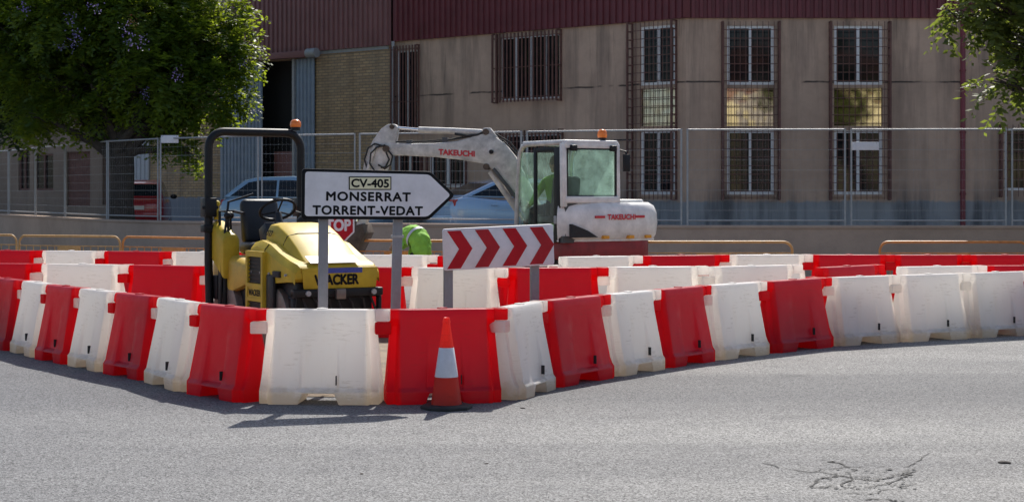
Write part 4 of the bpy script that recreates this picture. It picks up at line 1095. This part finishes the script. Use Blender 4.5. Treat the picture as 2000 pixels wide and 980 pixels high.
# door on the left side: wide black frame with glass
m = MB(); yd = y1 + .012
dx0, dx1 = x0 + .06, x0 + .78
m.bx(dx0, dx0 + .16, yd - .02, yd + .02, zb - .02, zr - .06); m.bx(dx1 - .07, dx1, yd - .02, yd + .02, zb - .02, zr - .06); m.bx(dx0, dx1, yd - .018, yd + .018, zr - .13, zr - .06); m.bx(dx0, dx1, yd - .018, yd + .018, zb - .02, zb + .14)
dr = m.build("cab_door", M['black'], ex, bevel=.01)
m = MB(); m.bx(dx0 + .16, dx1 - .07, yd - .006, yd + .006, zb + .14, zr - .13); m.build("door_pane", M['doorglass'], dr)
m = MB(); m.bx(dx0 + .06, dx0 + .12, yd + .02, yd + .05, 1.30, 1.42); m.build("door_handle", M['galv'], dr, bevel=.008)
m = MB(); m.bx(dx1 + .02, x1 - .02, y1 - .01, y1 + .002, zb + .1, zr - .14); m.build("quarter_pane", M['doorglass'], ex)
for y_ in (y0 + .12, y1 - .14): part("work_lamp", M['black'], ex, lambda m: m.bx(x0 - .09, x0 - .01, y_ - .05, y_ + .05, zr - .12, zr - .03), bevel=.015)
bo = part("beacon_base", M['black'], ex, lambda m: m.cyl((x0 + .12, y0 + .2, zr + .04), (x0 + .12, y0 + .2, zr + .10), .06, n=14), smooth=True)
part("beacon_lens", M['orange_lamp'], bo, lambda m: m.lathe([(0, .09), (.068, .09), (.076, .13), (.066, .185), (.04, .212), (0, .218)], (x0 + .12, y0 + .2, zr), 18), smooth=True)
m = MB(); m.tube([(x0 + .1, y0 - .05, zr - .08), (x0 - .05, y0 - .12, zr - .12), (x0 - .06, y0 - .12, zr - .40)], .016, 8); m.bx(x0 - .075, x0 - .045, y0 - .18, y0 - .06, zr - .42, zr - .16); m.build("mirror", M['black'], ex, bevel=.006)
m = MB(); m.bx(-.20, .22, .18, .66, 1.28, 1.42); m.box((-.26, .42, 1.70), (.14, .46, .62), Matrix.Rotation(R(-8), 3, 'Y')); m.build("operator_seat", M['seat'], ex, bevel=.05)
m = MB(); m.tube([(.15, .2, 1.1), (.12, .2, 1.5)], .02, 8); m.tube([(.15, .5, 1.1), (.12, .5, 1.5)], .02, 8); m.sphere((.12, .2, 1.52), .035); m.sphere((.12, .5, 1.52), .035); m.build("control_lever", M['black'], ex, smooth=True)
# boom, arm, rams: all in one upright plane that swings to the left
BD = 25.75
bdir = Vector((-.985, .17, 0)).normalized(); bn = Vector((.17, .985, 0))
Mb = Rz @ Matrix.Translation(-Vector((EX[0], EX[1], 0)))
foot = at(1040, 425, BD); foot.z = 0
def bp(px, py):                                           # photo pixel -> (s along the boom, height)
    k = (px - CX) / F                                      # ray: (k*Y, Y); foot + bdir*s
    s = (k * foot.y - foot.x) / (bdir.x - k * bdir.y); Y = foot.y + bdir.y * s
    return (s, EYE - (py - HY) * Y / F)
def bw(s, z, off=0): return Mb @ (foot + bdir * s + bn * off + Vector((0, 0, z)))
def plate(name, px, half, mt, bev=.012, off=0, parent=None):
    P = [bp(*p) for p in px]; n = len(P); m = MB()
    m.v = [tuple(bw(s, z, off - half)) for s, z in P] + [tuple(bw(s, z, off + half)) for s, z in P]
    m.f = [tuple(range(n)), tuple(reversed(range(n, 2 * n)))] + [(i, n + i, n + (i + 1) % n, (i + 1) % n) for i in range(n)]
    return m.build(name, M[mt], parent or ex, bevel=bev)
def bt(name, px, r, mt, off=0, n=10, parent=None):
    m = MB(); m.tube([bw(*bp(*p), off) for p in px], r, n); return m.build(name, M[mt], parent or ex, smooth=True)
boom = plate("boom", [(750, 281), (765, 279), (800, 281), (850, 280), (895, 276), (922, 268), (942, 262), (962, 262), (986, 280), (1008, 307), (1030, 350), (1056, 402), (1064, 436), (1034, 440), (1015, 400), (987, 355), (968, 334), (945, 320), (905, 313), (850, 307), (790, 304), (762, 304), (750, 298)], .085, 'ex_arm', .018)
text("lettering", "TAKEUCHI", M['logo_red'], ex, bw(*bp(894, 299), -.087), (Rz @ (-bdir)).to_3d() + Vector((0, 0, -.06)), (0, 0, 1), 73 * BD / F, 12 * BD / F, bold=.06, off=.004)
plate("ram_bracket", [(940, 264), (946, 250), (958, 250), (972, 268), (958, 278)], .06, 'ex_arm', .008)
bt("arm_ram", [(818, 254), (880, 256), (942, 259)], .052, 'ex_arm', n=14); bt("arm_ram_rod", [(768, 249), (822, 254)], .026, 'chrome', n=12)
bt("ram_pin", [(950, 257), (951, 257.5)], .06, 'bucket'); 
for px_, wd_, r_ in (((951, 258), .10, .05), ((768, 248), .10, .04), ((757, 291), .12, .055), ((952, 326), .12, .05)):
    m = MB(); m.tube([bw(*bp(*px_), -wd_), bw(*bp(*px_), wd_)], r_, 12); m.build("pin", M['bucket'], ex, smooth=True)
plate("arm", [(760, 243), (773, 243), (779, 250), (776, 272), (768, 300), (752, 345), (728, 405), (716, 440), (698, 440), (704, 400), (708, 345), (716, 305), (730, 275), (746, 252)], .075, 'ex_arm', .014)
bt("bucket_ram", [(735, 285), (722, 330), (708, 385)], .035, 'ex_arm', off=-.09); bt("bucket_ram_rod", [(708, 385), (700, 432)], .02, 'chrome', off=-.09)
plate("bucket_link", [(694, 428), (718, 424), (712, 446), (700, 470), (688, 468)], .06, 'bucket', .006)
P = [(716, 436), (722, 455), (712, 476), (700, 500), (676, 520), (668, 508), (676, 486), (690, 462), (700, 440)]
bk = plate("bucket", P, .28, 'bucket', .01)
for o_ in (-.24, -.12, 0, .12, .24): plate("bucket_tooth", [(676, 520), (668, 508), (658, 520), (664, 524)], .025, 'steel', .003, off=o_, parent=bk)
bt("boom_ram", [(958, 335), (985, 374), (1010, 410)], .05, 'ex_arm', off=-.0, n=12); bt("boom_ram_rod", [(1005, 404), (1036, 446)], .028, 'chrome')
bt("boom_ram", [(966, 330), (996, 368), (1024, 404)], .03, 'ex_grey', off=-.11, n=10)
plate("swing_post", [(1024, 430), (1066, 420), (1074, 462), (1030, 470)], .14, 'ex_red', .02)
for px_, off in (([(752, 286), (735, 281), (722, 290), (715, 312), (722, 335), (738, 345)], -.10), ([(756, 284), (740, 288), (728, 300), (726, 320), (738, 338)], -.12), ([(762, 295), (770, 305), (766, 322), (755, 330), (742, 322)], -.11), ([(758, 298), (764, 312), (757, 326), (748, 328)], -.13)):
    bt("hose", px_, .014, 'rubber', off)
for px_, off, rr_ in (([(765, 279), (790, 276), (815, 281), (850, 278), (900, 270), (945, 262), (985, 276), (1010, 302), (1026, 330), (1032, 360)], -.03, .014), ([(780, 277), (830, 276), (880, 272), (930, 262), (962, 258), (995, 278), (1018, 306), (1030, 340)], .04, .014), ([(890, 262), (915, 266), (935, 264), (946, 258)], -.07, .02)):
    bt("hose", px_, rr_, 'rubber', off)
for x_, y_ in ((800, 279), (870, 274)): plate("hose_clamp", [(x_ - 5, y_ - 5), (x_ + 5, y_ - 5), (x_ + 5, y_ + 4), (x_ - 5, y_ + 4)], .06, 'ex_grey', .003)
m = MB(); m.tube([bw(*bp(962, 297), -.09), bw(*bp(962, 297), -.13)], .035, 10); m.build("boom_lamp", M['black'], ex, smooth=True)

# ------------------------------------------------------------------ people
def skin_body(name, joints, edges, mt, parent, root=0, sub=2):
    me = bpy.data.meshes.new(name); me.from_pydata([j[0] for j in joints], edges, [])
    o = bpy.data.objects.new(name, me); COL.objects.link(o); me.materials.append(M[mt])
    sk = o.modifiers.new("skin", 'SKIN'); sk.use_smooth_shade = True
    for i, j in enumerate(joints):
        v = me.skin_vertices[0].data[i]; r = j[1]; v.radius = r if isinstance(r, tuple) else (r, r); v.use_root = (i == root)
    s = o.modifiers.new("sub", 'SUBSURF'); s.levels = s.render_levels = sub
    bake(o)
    for p in o.data.polygons: p.use_smooth = True
    o.data.materials.clear(); o.data.materials.append(M[mt])
    if parent: o.parent = parent
    return o
def head(parent, c, fwd, mt='skin', hair=True, helmet=False):
    c = Vector(c); f = Vector(fwd).normalized(); m = MB()
    q = Vector((1, 0, 0)).rotation_difference(f).to_matrix()
    h = MB(); h.sphere((0, 0, 0), .105, 16, 12, (.98, .78, 1.15)); h.sphere((.098, 0, -.005), .018, 8, 6, (1, .8, 1.4)); h.sphere((0, .083, -.01), .025, 8, 6, (.7, .4, 1.2)); h.sphere((0, -.083, -.01), .025, 8, 6, (.7, .4, 1.2)); h.sphere((.06, 0, -.085), .04, 8, 6)
    h.v = [tuple(q @ Vector(v) + c) for v in h.v]; h.build("head", M[mt], parent, smooth=True)
    e = MB(); e.sphere((.086, .032, .012), .012, 8, 6); e.sphere((.086, -.032, .012), .012, 8, 6); e.bx(.085, .096, -.024, .024, -.05, -.044)
    e.v = [tuple(q @ Vector(v) + c) for v in e.v]; e.build("face_features", M['hair'], parent)
    k = MB(); k.sphere((-.012, 0, .022), .112, 16, 10, (.98, .80, 1.06)); k.v = [v for v in k.v]
    k.f = [f_ for f_ in k.f if sum(k.v[i][2] - .5 * k.v[i][0] for i in f_) / len(f_) > .015]
    k.v = [tuple(q @ Vector(v) + c) for v in k.v]
    k.build("hard_hat" if helmet else "hair", M['sign_white'] if helmet else M['hair'], parent, smooth=True, recalc=False)
def hand(parent, p, d):
    p, d = Vector(p), Vector(d).normalized(); s = d.cross(Vector((0, 1, 0))); s = s.normalized() if s.length > .1 else Vector((1, 0, 0)); nn = d.cross(s)
    m = MB(); m.tube([p - d * .02, p + d * .04, p + d * .085], [.026, .038, .034], 8)
    for k, L in ((-1.5, .065), (-.5, .078), (.5, .074), (1.5, .058)):
        a = p + d * .08 + s * k * .019; m.tube([a, a + d * L * .5 + nn * .008, a + d * L * .85 + nn * .03], [.0095, .009, .007], 6)
    a = p + d * .03 + s * .034; m.tube([a, a + s * .03 + d * .03, a + s * .03 + d * .06 + nn * .015], [.012, .011, .008], 6)
    m.build("hand", M['skin'], parent, smooth=True)
# worker bending forwards, seen beyond the arrow sign
WD = 25.3; wx = at(801, 0, WD).x
wk = thing("person", "worker in hi-vis green jacket bending down behind the arrow sign's right post", "person", (wx, WD, 0), 0)
hp = Vector((.11, -.05, .97)); shd = Vector((-.06, .20, 1.13))
jk = MB()                                                 # jacket: torso and sleeves fused into one skin
def bez(P, n=10):
    out = []; P = [Vector(p) for p in P]
    for i in range(n + 1):
        t = i / n; Q = P[:]
        while len(Q) > 1: Q = [a.lerp(b, t) for a, b in zip(Q, Q[1:])]
        out.append(Q[0])
    return out
TB = bez([(.20, -.14, .80), (.24, -.14, 1.10), (.12, .0, 1.26), (-.06, .18, 1.28), (-.19, .30, .98)], 12)
jk.tube(TB, [.11, .16, .175, .176, .182, .186, .19, .19, .185, .17, .14, .10, .06], 16)
for s_ in (-1, 1):
    a = Vector((-.06 + .12 * s_, .16 + .14 * s_, 1.06)); jk.tube([a, a + Vector((-.08, -.02, -.28)), a + Vector((-.16, 0, -.52))], [.085, .062, .045], 12)
jo = jk.build("jacket", M['hiviz'], wk)
md = jo.modifiers.new("fuse", 'REMESH'); md.mode = 'VOXEL'; md.voxel_size = .022
tx = bpy.data.textures.new("folds", 'CLOUDS'); tx.noise_scale = .11
dp = jo.modifiers.new("folds", 'DISPLACE'); dp.texture = tx; dp.strength = .075; dp.mid_level = .5
md = jo.modifiers.new("soft", 'SMOOTH'); md.factor = .5; md.iterations = 2
bake(jo); jo.data.materials.clear(); jo.data.materials.append(M['hiviz'])
for q_ in jo.data.polygons: q_.use_smooth = True
part("reflective_stripe", M['cone_wh'], wk, lambda m: m.tube([TB[5].lerp(TB[6], .1), TB[5].lerp(TB[6], .9)], .198, 20, cap=False), smooth=True, recalc=False)
J = [(hp + Vector((0, 0, -.10)), .13), (hp + Vector((.02, -.10, -.16)), .095), (hp + Vector((-.06, -.14, -.48)), .072), (hp + Vector((.05, -.15, -.90)), .05), (hp + Vector((.02, .10, -.16)), .095), (hp + Vector((-.02, .14, -.48)), .072), (hp + Vector((.12, .15, -.90)), .05)]
skin_body("trousers", J, [(0, 1), (1, 2), (2, 3), (0, 4), (4, 5), (5, 6)], 'navy', wk)
for v in (hp + Vector((.0, -.15, -.93)), hp + Vector((.07, .15, -.93))):
    m = MB(); m.sphere(v + Vector((-.02, 0, .01)), .05, 12, 8, (2.4, 1, 1.1)); m.build("boot", M['rubber'], wk, smooth=True)
head(wk, (-.25, .36, 1.0), (-.6, .5, -.7), helmet=True)
hand(wk, (-.34, .02, .54), (-.3, 0, -1)); hand(wk, (-.10, .30, .54), (-.3, 0, -1))
# operator seated in the cab
ow = Rz.inverted() @ Vector((-.04, .44, 0)) + Vector((EX[0], EX[1], 0))
op = thing("person", "seated excavator operator in hi-vis green vest inside the cab", "person", (ow.x, ow.y, 1.42), phi)
J = [((0, 0, .10), (.15, .16)), ((.0, 0, .32), (.12, .16)), ((-.02, 0, .52), (.12, .18)), ((-.01, 0, .64), .06), ((.02, .20, .50), .07), ((.20, .25, .28), .055), ((.42, .20, .16), .042), ((.02, -.20, .50), .07), ((.20, -.25, .28), .055), ((.42, -.20, .16), .042)]
skin_body("jacket", J, [(0, 1), (1, 2), (2, 3), (2, 4), (4, 5), (5, 6), (2, 7), (7, 8), (8, 9)], 'hiviz', op)
J = [((0, 0, .08), .15), ((.08, .12, .08), .10), ((.44, .14, .08), .075), ((.50, .14, -.28), .055), ((.08, -.12, .08), .10), ((.44, -.14, .08), .075), ((.50, -.14, -.28), .055)]
skin_body("trousers", J, [(0, 1), (1, 2), (2, 3), (0, 4), (4, 5), (5, 6)], 'navy', op)
wk.scale = (.92, .92, .92)
head(op, (.03, 0, .78), (1, 0, -.1)); hand(op, (.44, .20, .15), (1, 0, -.2)); hand(op, (.44, -.20, .15), (1, 0, -.2))

# ------------------------------------------------------------------ parked cars (front = +x)
def car(name, label, loc, rz, paint, L, Hc, W, roof, hood, plate=False):
    t = thing(name, label, "car", (loc[0], loc[1], LOT), R(rz), None)
    w2 = W / 2; m = MB()
    # lower body: stations along x with bonnet / boot height
    st = [(-L / 2, .42, .80, .80), (-L / 2 + .10, .27, hood[0] - .06, .93), (-L / 2 + .35, .22, hood[0], .98), (-L * .22, .20, .93, 1), (0, .20, .92, 1), (L * .16, .20, .92, 1), (L / 2 - .75, .22, hood[1], .98), (L / 2 - .25, .25, hood[1] - .12, .93), (L / 2, .34, .62, .80)]
    for x, zs_, zt_, k in st:
        w_ = w2 * k; m.v += [(x, -w_ * .9, zs_), (x, -w_, zs_ + .14), (x, -w_ * 1.0, (zs_ + zt_) / 2 + .08), (x, -w_ * .965, zt_ - .05), (x, -w_ * .88, zt_), (x, w_ * .88, zt_), (x, w_ * .965, zt_ - .05), (x, w_ * 1.0, (zs_ + zt_) / 2 + .08), (x, w_, zs_ + .14), (x, w_ * .9, zs_)]
    n = 10
    for i in range(len(st) - 1):
        for k in range(n): m.f.append((i * n + k, i * n + (k + 1) % n, (i + 1) * n + (k + 1) % n, (i + 1) * n + k))
    m.f.append(tuple(range(n))); m.f.append(tuple((len(st) - 1) * n + k for k in range(n)))
    m.build("body", M[paint], t, smooth=True, bevel=.03, ang=25)
    # cabin: roof line as (x, z), half width shrinking towards the roof
    def hw(z): return w2 * (.93 - .17 * max(0, (z - .9)) / (Hc - .9))
    g = MB(); k_ = len(roof)
    for x, z in roof: g.v += [(x, -hw(z), z), (x, hw(z), z)]
    for i in range(k_ - 1): g.f.append((2 * i, 2 * i + 1, 2 * i + 3, 2 * i + 2))
    g.f.append(tuple(2 * i for i in range(k_))); g.f.append(tuple(2 * i + 1 for i in reversed(range(k_)))); g.f.append((0, 2 * k_ - 2, 2 * k_ - 1, 1))
    g.build("cabin", M[paint], t, bevel=.035, seg=3, ang=15)
    cxm = sum(p[0] for p in roof) / k_
    def inset(i0, i1, f0, f1, nm):                          # front / rear glass between two roof-line points
        (xa, za), (xb, zb_) = roof[i0], roof[i1]; d = Vector((xb - xa, 0, zb_ - za)); nr = Vector((-d.z, 0, d.x)).normalized()
        a = Vector((xa, 0, za)) + d * f0; b = Vector((xa, 0, za)) + d * f1; mm = MB(); e = nr * .006
        if e.z < 0 and abs(nr.z) > .1: e = -e
        mm.add([a + e + Vector((0, -hw(a.z) * .88, 0)), a + e + Vector((0, hw(a.z) * .88, 0)), b + e + Vector((0, hw(b.z) * .86, 0)), b + e + Vector((0, -hw(b.z) * .86, 0))], [(0, 1, 2, 3)]); mm.build(nm, M['car_glass'], t, recalc=False)
    inset(0, 1, .12, .92, "rear_window"); inset(k_ - 2, k_ - 1, .06, .90, "windscreen")
    # side glass: shrunken roof-line outline, split at the pillar
    top = [(x, z) for x, z in roof]; c = (cxm, 1.14)
    def shr(p): return (c[0] + (p[0] - c[0]) * .86, min(Hc - .10, max(.95, c[1] + (p[1] - c[1]) * .80)))
    poly = [shr(p) for p in top]
    xp = cxm - .02
    def clip(pl, lo):
        out = []
        for a, b in zip(pl, pl[1:] + pl[:1]):
            ia, ib = ((a[0] < xp - .03), (b[0] < xp - .03)) if lo else ((a[0] > xp + .03), (b[0] > xp + .03)); xc = xp - .03 if lo else xp + .03
            if ia: out.append(a)
            if ia != ib: k2 = (xc - a[0]) / (b[0] - a[0]); out.append((xc, a[1] + (b[1] - a[1]) * k2))
        return out
    for s in (-1, 1):
        for lo in (True, False):
            pl = clip(poly, lo)
            if len(pl) < 3: continue
            mm = MB(); mm.add([(x, s * (hw(z) + .007), z) for x, z in pl], [tuple(range(len(pl)))]); mm.build("side_window", M['car_glass'], t, recalc=False)
        for xa in (xp + .10, xp - .9):
            mm = MB(); mm.bx(xa, xa + .18, s * w2 * .985 - .012, s * w2 * .985 + .012, .80, .825); mm.build("door_handle", M[paint], t, bevel=.006)
        mm = MB(); mm.sphere((roof[-2][0] + .30, s * (w2 + .08), .98), .09, 12, 8, (.7, 1.1, .8)); mm.build("wing_mirror", M['black'], t, smooth=True)
        mm = MB(); mm.box((-L / 2 + .13, s * w2 * .70, hood[0] - .16), (.14, w2 * .40, .18)); mm.build("tail_lamp", M['tail'], t, bevel=.04, seg=3)
        mm = MB(); mm.box((L / 2 - .17, s * w2 * .70, .66), (.2, w2 * .36, .13)); mm.build("headlight", M['sign_white'], t, bevel=.04, seg=3)
        for x in (-L / 2 + .78, L / 2 - .82):
            w_ = MB(); w_.lathe([(.20, -.10), (.29, -.10), (.315, -.06), (.315, .06), (.29, .10), (.20, .10)], (x, s * (w2 - .135), .315), 24, 'y'); wo = w_.build("wheel", M['rubber'], t, smooth=True)
            w_ = MB(); w_.lathe([(.03, -.11), (.19, -.085), (.21, -.06), (.21, .06), (.19, .085), (.03, .11)], (x, s * (w2 - .135), .315), 14, 'y'); w_.build("rim", M['galv'], wo, smooth=True)
    if plate:
        mm = MB(); mm.bx(-L / 2 - .012, -L / 2 + .02, -.26, .26, .62, .73); mm.build("number_plate", M['plate'], t)
    mm = MB(); mm.bx(-L / 2 - .02, -L / 2 + .14, -w2 * .85, w2 * .85, .38, .58); mm.build("rear_bumper", M[paint], t, bevel=.05, seg=3)
    return t
hatch = [(-1.98, .98), (-1.45, 1.40), (-1.1, 1.475), (-.2, 1.50), (.35, 1.44), (1.12, .94)]
hatch2 = [(-1.72, .95), (-1.50, 1.36), (-1.15, 1.44), (-.3, 1.47), (.30, 1.40), (1.02, .93)]
sedan = [(-1.95, 1.0), (-1.15, 1.34), (-.65, 1.42), (.0, 1.43), (.45, 1.36), (1.30, .93)]
p = at(545, 0, 40.3)
car("parked_car", "grey blue hatchback parked behind the mesh fence, behind the roller hoop", (p.x + .72, 40.6), -12, 'car_grey', 4.2, 1.5, 1.78, hatch, (1.0, .92))
p = at(955, 0, 38.3)
car("parked_car", "pale blue sedan with red tail lamp parked behind the excavator boom", (p.x + .85, 38.9), 24, 'car_blue', 4.4, 1.43, 1.80, sedan, (1.02, .90))
p = at(252, 0, 46)
car("parked_car", "dark red hatchback seen from the rear beside the tree trunk", (p.x - .0, 47.4), 98, 'car_red', 3.7, 1.47, 1.66, hatch2, (.98, .90), True)

# ------------------------------------------------------------------ trees
def tree(name, label, base, trunk_r, fork_z, blobs, leafm, nleaf, lsize, d0, seed, droop=.3, flowers=None, limbs=True, group=None, shrink=1.0):
    rn = random.Random(seed); t = thing(name, label, "tree", base, 0, group)
    B = Vector(base); C = []
    for px, py, r, dd in blobs:
        c = at(px, py - shrink * 14, d0 + dd); C.append((c - B, r * (1 - .16 * shrink) * d0 / F))
    m = MB(); fz = fork_z - B.z
    m.tube([(0, 0, -.1), (.03, 0, .12), (-.02, .02, fz * .4), (.04, 0, fz * .75), (0, 0, fz)], [trunk_r * 1.5, trunk_r * 1.12, trunk_r, trunk_r * .92, trunk_r * .98], 12)
    m.build("trunk", M['bark'], t, smooth=True)
    m = MB()
    for c, r in C:
        p0 = Vector((rn.uniform(-.1, .1), rn.uniform(-.1, .1), fz - rn.uniform(0, .3))); q = c; mid = p0.lerp(q, .5) + Vector((rn.uniform(-.3, .3), rn.uniform(-.3, .3), rn.uniform(.0, .5)))
        m.tube([p0, p0.lerp(mid, .5) + Vector((0, 0, .1)), mid, mid.lerp(q, .55) + Vector((rn.uniform(-.2, .2), 0, .1)), q], [trunk_r * .5, trunk_r * .38, trunk_r * .26, trunk_r * .15, .02], 7)
        for k in range(5):
            e = c + Vector((rn.gauss(0, 1), rn.gauss(0, 1), rn.gauss(0, .8))).normalized() * r * .8
            m.tube([mid.lerp(c, .6), mid.lerp(e, .7) + Vector((0, 0, .08)), e], [.035, .02, .007], 5)
    m.build("limbs", M['bark'], t, smooth=True)
    V = []; Fs = []; tot = sum(r ** 2 for _, r in C)
    for c, r in C:
        ncl = max(6, int(nleaf / 26 * r * r / tot))
        for k in range(ncl):
            v = Vector((rn.gauss(0, 1), rn.gauss(0, 1), rn.gauss(0, 1))).normalized() * r * (rn.random() ** .42) * rn.uniform(.82, 1.12)
            v.z *= .9; cc = c + v
            out = (v.normalized() + Vector((0, 0, -droop)) + Vector((rn.uniform(-.6, .6), rn.uniform(-.6, .6), rn.uniform(-.3, .3)))).normalized()
            side = out.cross(Vector((0, 0, 1)));  side = side.normalized() if side.length > .1 else Vector((1, 0, 0)); upv = side.cross(out)
            Lf = lsize * rn.uniform(3.0, 4.6)
            for q in range(26):                               # a frond: leaflets both sides of a drooping stalk
                f = (q // 2 + 1) / 13; sgn = 1 if q % 2 else -1
                b = cc + out * Lf * f + Vector((0, 0, -droop * .55 * Lf * f * f)) + Vector((rn.uniform(-1, 1), rn.uniform(-1, 1), rn.uniform(-1, 1))) * lsize * .45
                dr = (side * sgn * rn.uniform(.6, 1.1) + out * rn.uniform(.2, .8) + upv * rn.uniform(-.5, .35)).normalized(); wv = dr.cross(upv + Vector((rn.uniform(-.6, .6), rn.uniform(-.6, .6), rn.uniform(-.6, .6)))).normalized()
                l = lsize * rn.uniform(.7, 1.3); n0 = len(V)
                V += [b, b + dr * l * .5 + wv * l * .22, b + dr * l, b + dr * l * .5 - wv * l * .22]; Fs.append((n0, n0 + 1, n0 + 2, n0 + 3))
    me = bpy.data.meshes.new("crown"); me.from_pydata([tuple(v) for v in V], [], Fs); me.materials.append(M[leafm])
    o = bpy.data.objects.new("crown", me); COL.objects.link(o); o.parent = t
    if flowers:
        for (px, py, dd, r, mt) in flowers:
            c = at(px, py, d0 + dd) - B; V = []; Fs = []
            for k in range(26):
                v = c + Vector((rn.gauss(0, 1), rn.gauss(0, 1), rn.gauss(0, 1.2))) * r * .5; a = Vector((rn.gauss(0, 1), rn.gauss(0, 1), rn.gauss(0, 1))).normalized(); b2 = a.orthogonal().normalized(); s_ = r * .2; n0 = len(V)
                V += [v, v + a * s_ + b2 * s_ * .4, v + a * s_ * 1.6, v + a * s_ - b2 * s_ * .4]; Fs.append((n0, n0 + 1, n0 + 2, n0 + 3))
            me = bpy.data.meshes.new("blossom"); me.from_pydata([tuple(v) for v in V], [], Fs); me.materials.append(M[mt])
            o = bpy.data.objects.new("blossom" if mt == 'flower' else "seed_cluster", me); COL.objects.link(o); o.parent = t
    return t
TD = 42.0
tb = at(236, 0, TD)
blobs = [(120, 40, 130, 0), (270, 40, 130, -.5), (390, 95, 100, 0), (425, 35, 75, .5), (445, 105, 56, 0), (300, 170, 95, -.8), (190, 190, 85, 0), (80, 180, 85, .5), (405, 190, 72, -.3), (440, 205, 48, .3), (462, 130, 36, 0), (352, 280, 42, -.3), (375, 320, 22, -.2), (330, 225, 60, .6),
         (235, 235, 60, .5), (20, 90, 110, .8), (150, -90, 150, 0), (320, -80, 130, .6), (255, 110, 110, 1.5), (150, 110, 110, 1.8), (330, 60, 110, 1.6), (145, 255, 30, 0), (60, 245, 45, 0), (60, -50, 140, 2.6), (160, 50, 140, 3.0), (20, 110, 120, 3.2), (270, -30, 120, 3.0), (330, 120, 90, 2.6)]  # last blobs added behind, towards the sun, to block it and darken the crown
fl = [(245, 55, -4, .16, 'flower'), (150, 68, -3.5, .2, 'flower'), (48, 18, -3.3, .2, 'flower'), (255, 80, -4, .17, 'flower'), (279, 82, -4, .15, 'flower'), (348, 150, -3.3, .16, 'flower'), (283, 185, -3.6, .13, 'flower'), (497, 215, -.3, .17, 'flower'), (476, 122, -1.4, .13, 'flower'), (184, 15, -4, .17, 'flower'), (137, 35, -3.6, .16, 'flower'), (440, 5, -1.6, .15, 'flower'), (510, 108, -.3, .1, 'flower'), (258, 44, -4, .13, 'dryleaf'), (145, 90, -3.6, .15, 'flower'), (120, 90, -3.4, .12, 'flower')]
tree("jacaranda_tree", "large dark jacaranda tree with violet blossoms and thick trunk behind the fence", (tb.x, TD, LOT), .34, 2.75, blobs, 'leaf', 150000, .15, TD, 3, .35, fl, shrink=1.2)
blobs = [(-60, 120, 120, 0), (30, 190, 78, 0), (-30, 30, 140, 0), (95, 215, 50, 0), (-120, 200, 90, 0), (60, 110, 90, .5), (110, 20, 90, 1), (15, 235, 45, 0), (-40, -60, 130, 0)]
p = at(-95, 0, 44.5)
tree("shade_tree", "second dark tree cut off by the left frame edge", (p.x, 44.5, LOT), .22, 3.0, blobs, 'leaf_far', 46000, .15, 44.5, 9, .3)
blobs = [(1958, 28, 62, 0), (1908, 12, 42, 0), (1985, 105, 45, -.3), (1945, 182, 30, 0), (1978, 205, 24, 0), (1990, 160, 40, .2), (1885, 52, 24, .5), (1850, 48, 18, .6), (1935, 62, 34, .4), (2060, 90, 110, 0), (2060, -50, 130, 0), (2110, 200, 80, 0), (1960, -60, 90, 0), (2170, 60, 120, 0), (1965, 130, 28, 0)]
p = at(2190, 0, 29.0)
tree("street_tree", "leafy branches of a tree hanging in at the upper right corner", (p.x, 29.0, 0), .17, 2.6, blobs, 'leaf2', 13000, .15, 29.0, 21, .35, shrink=2.0)
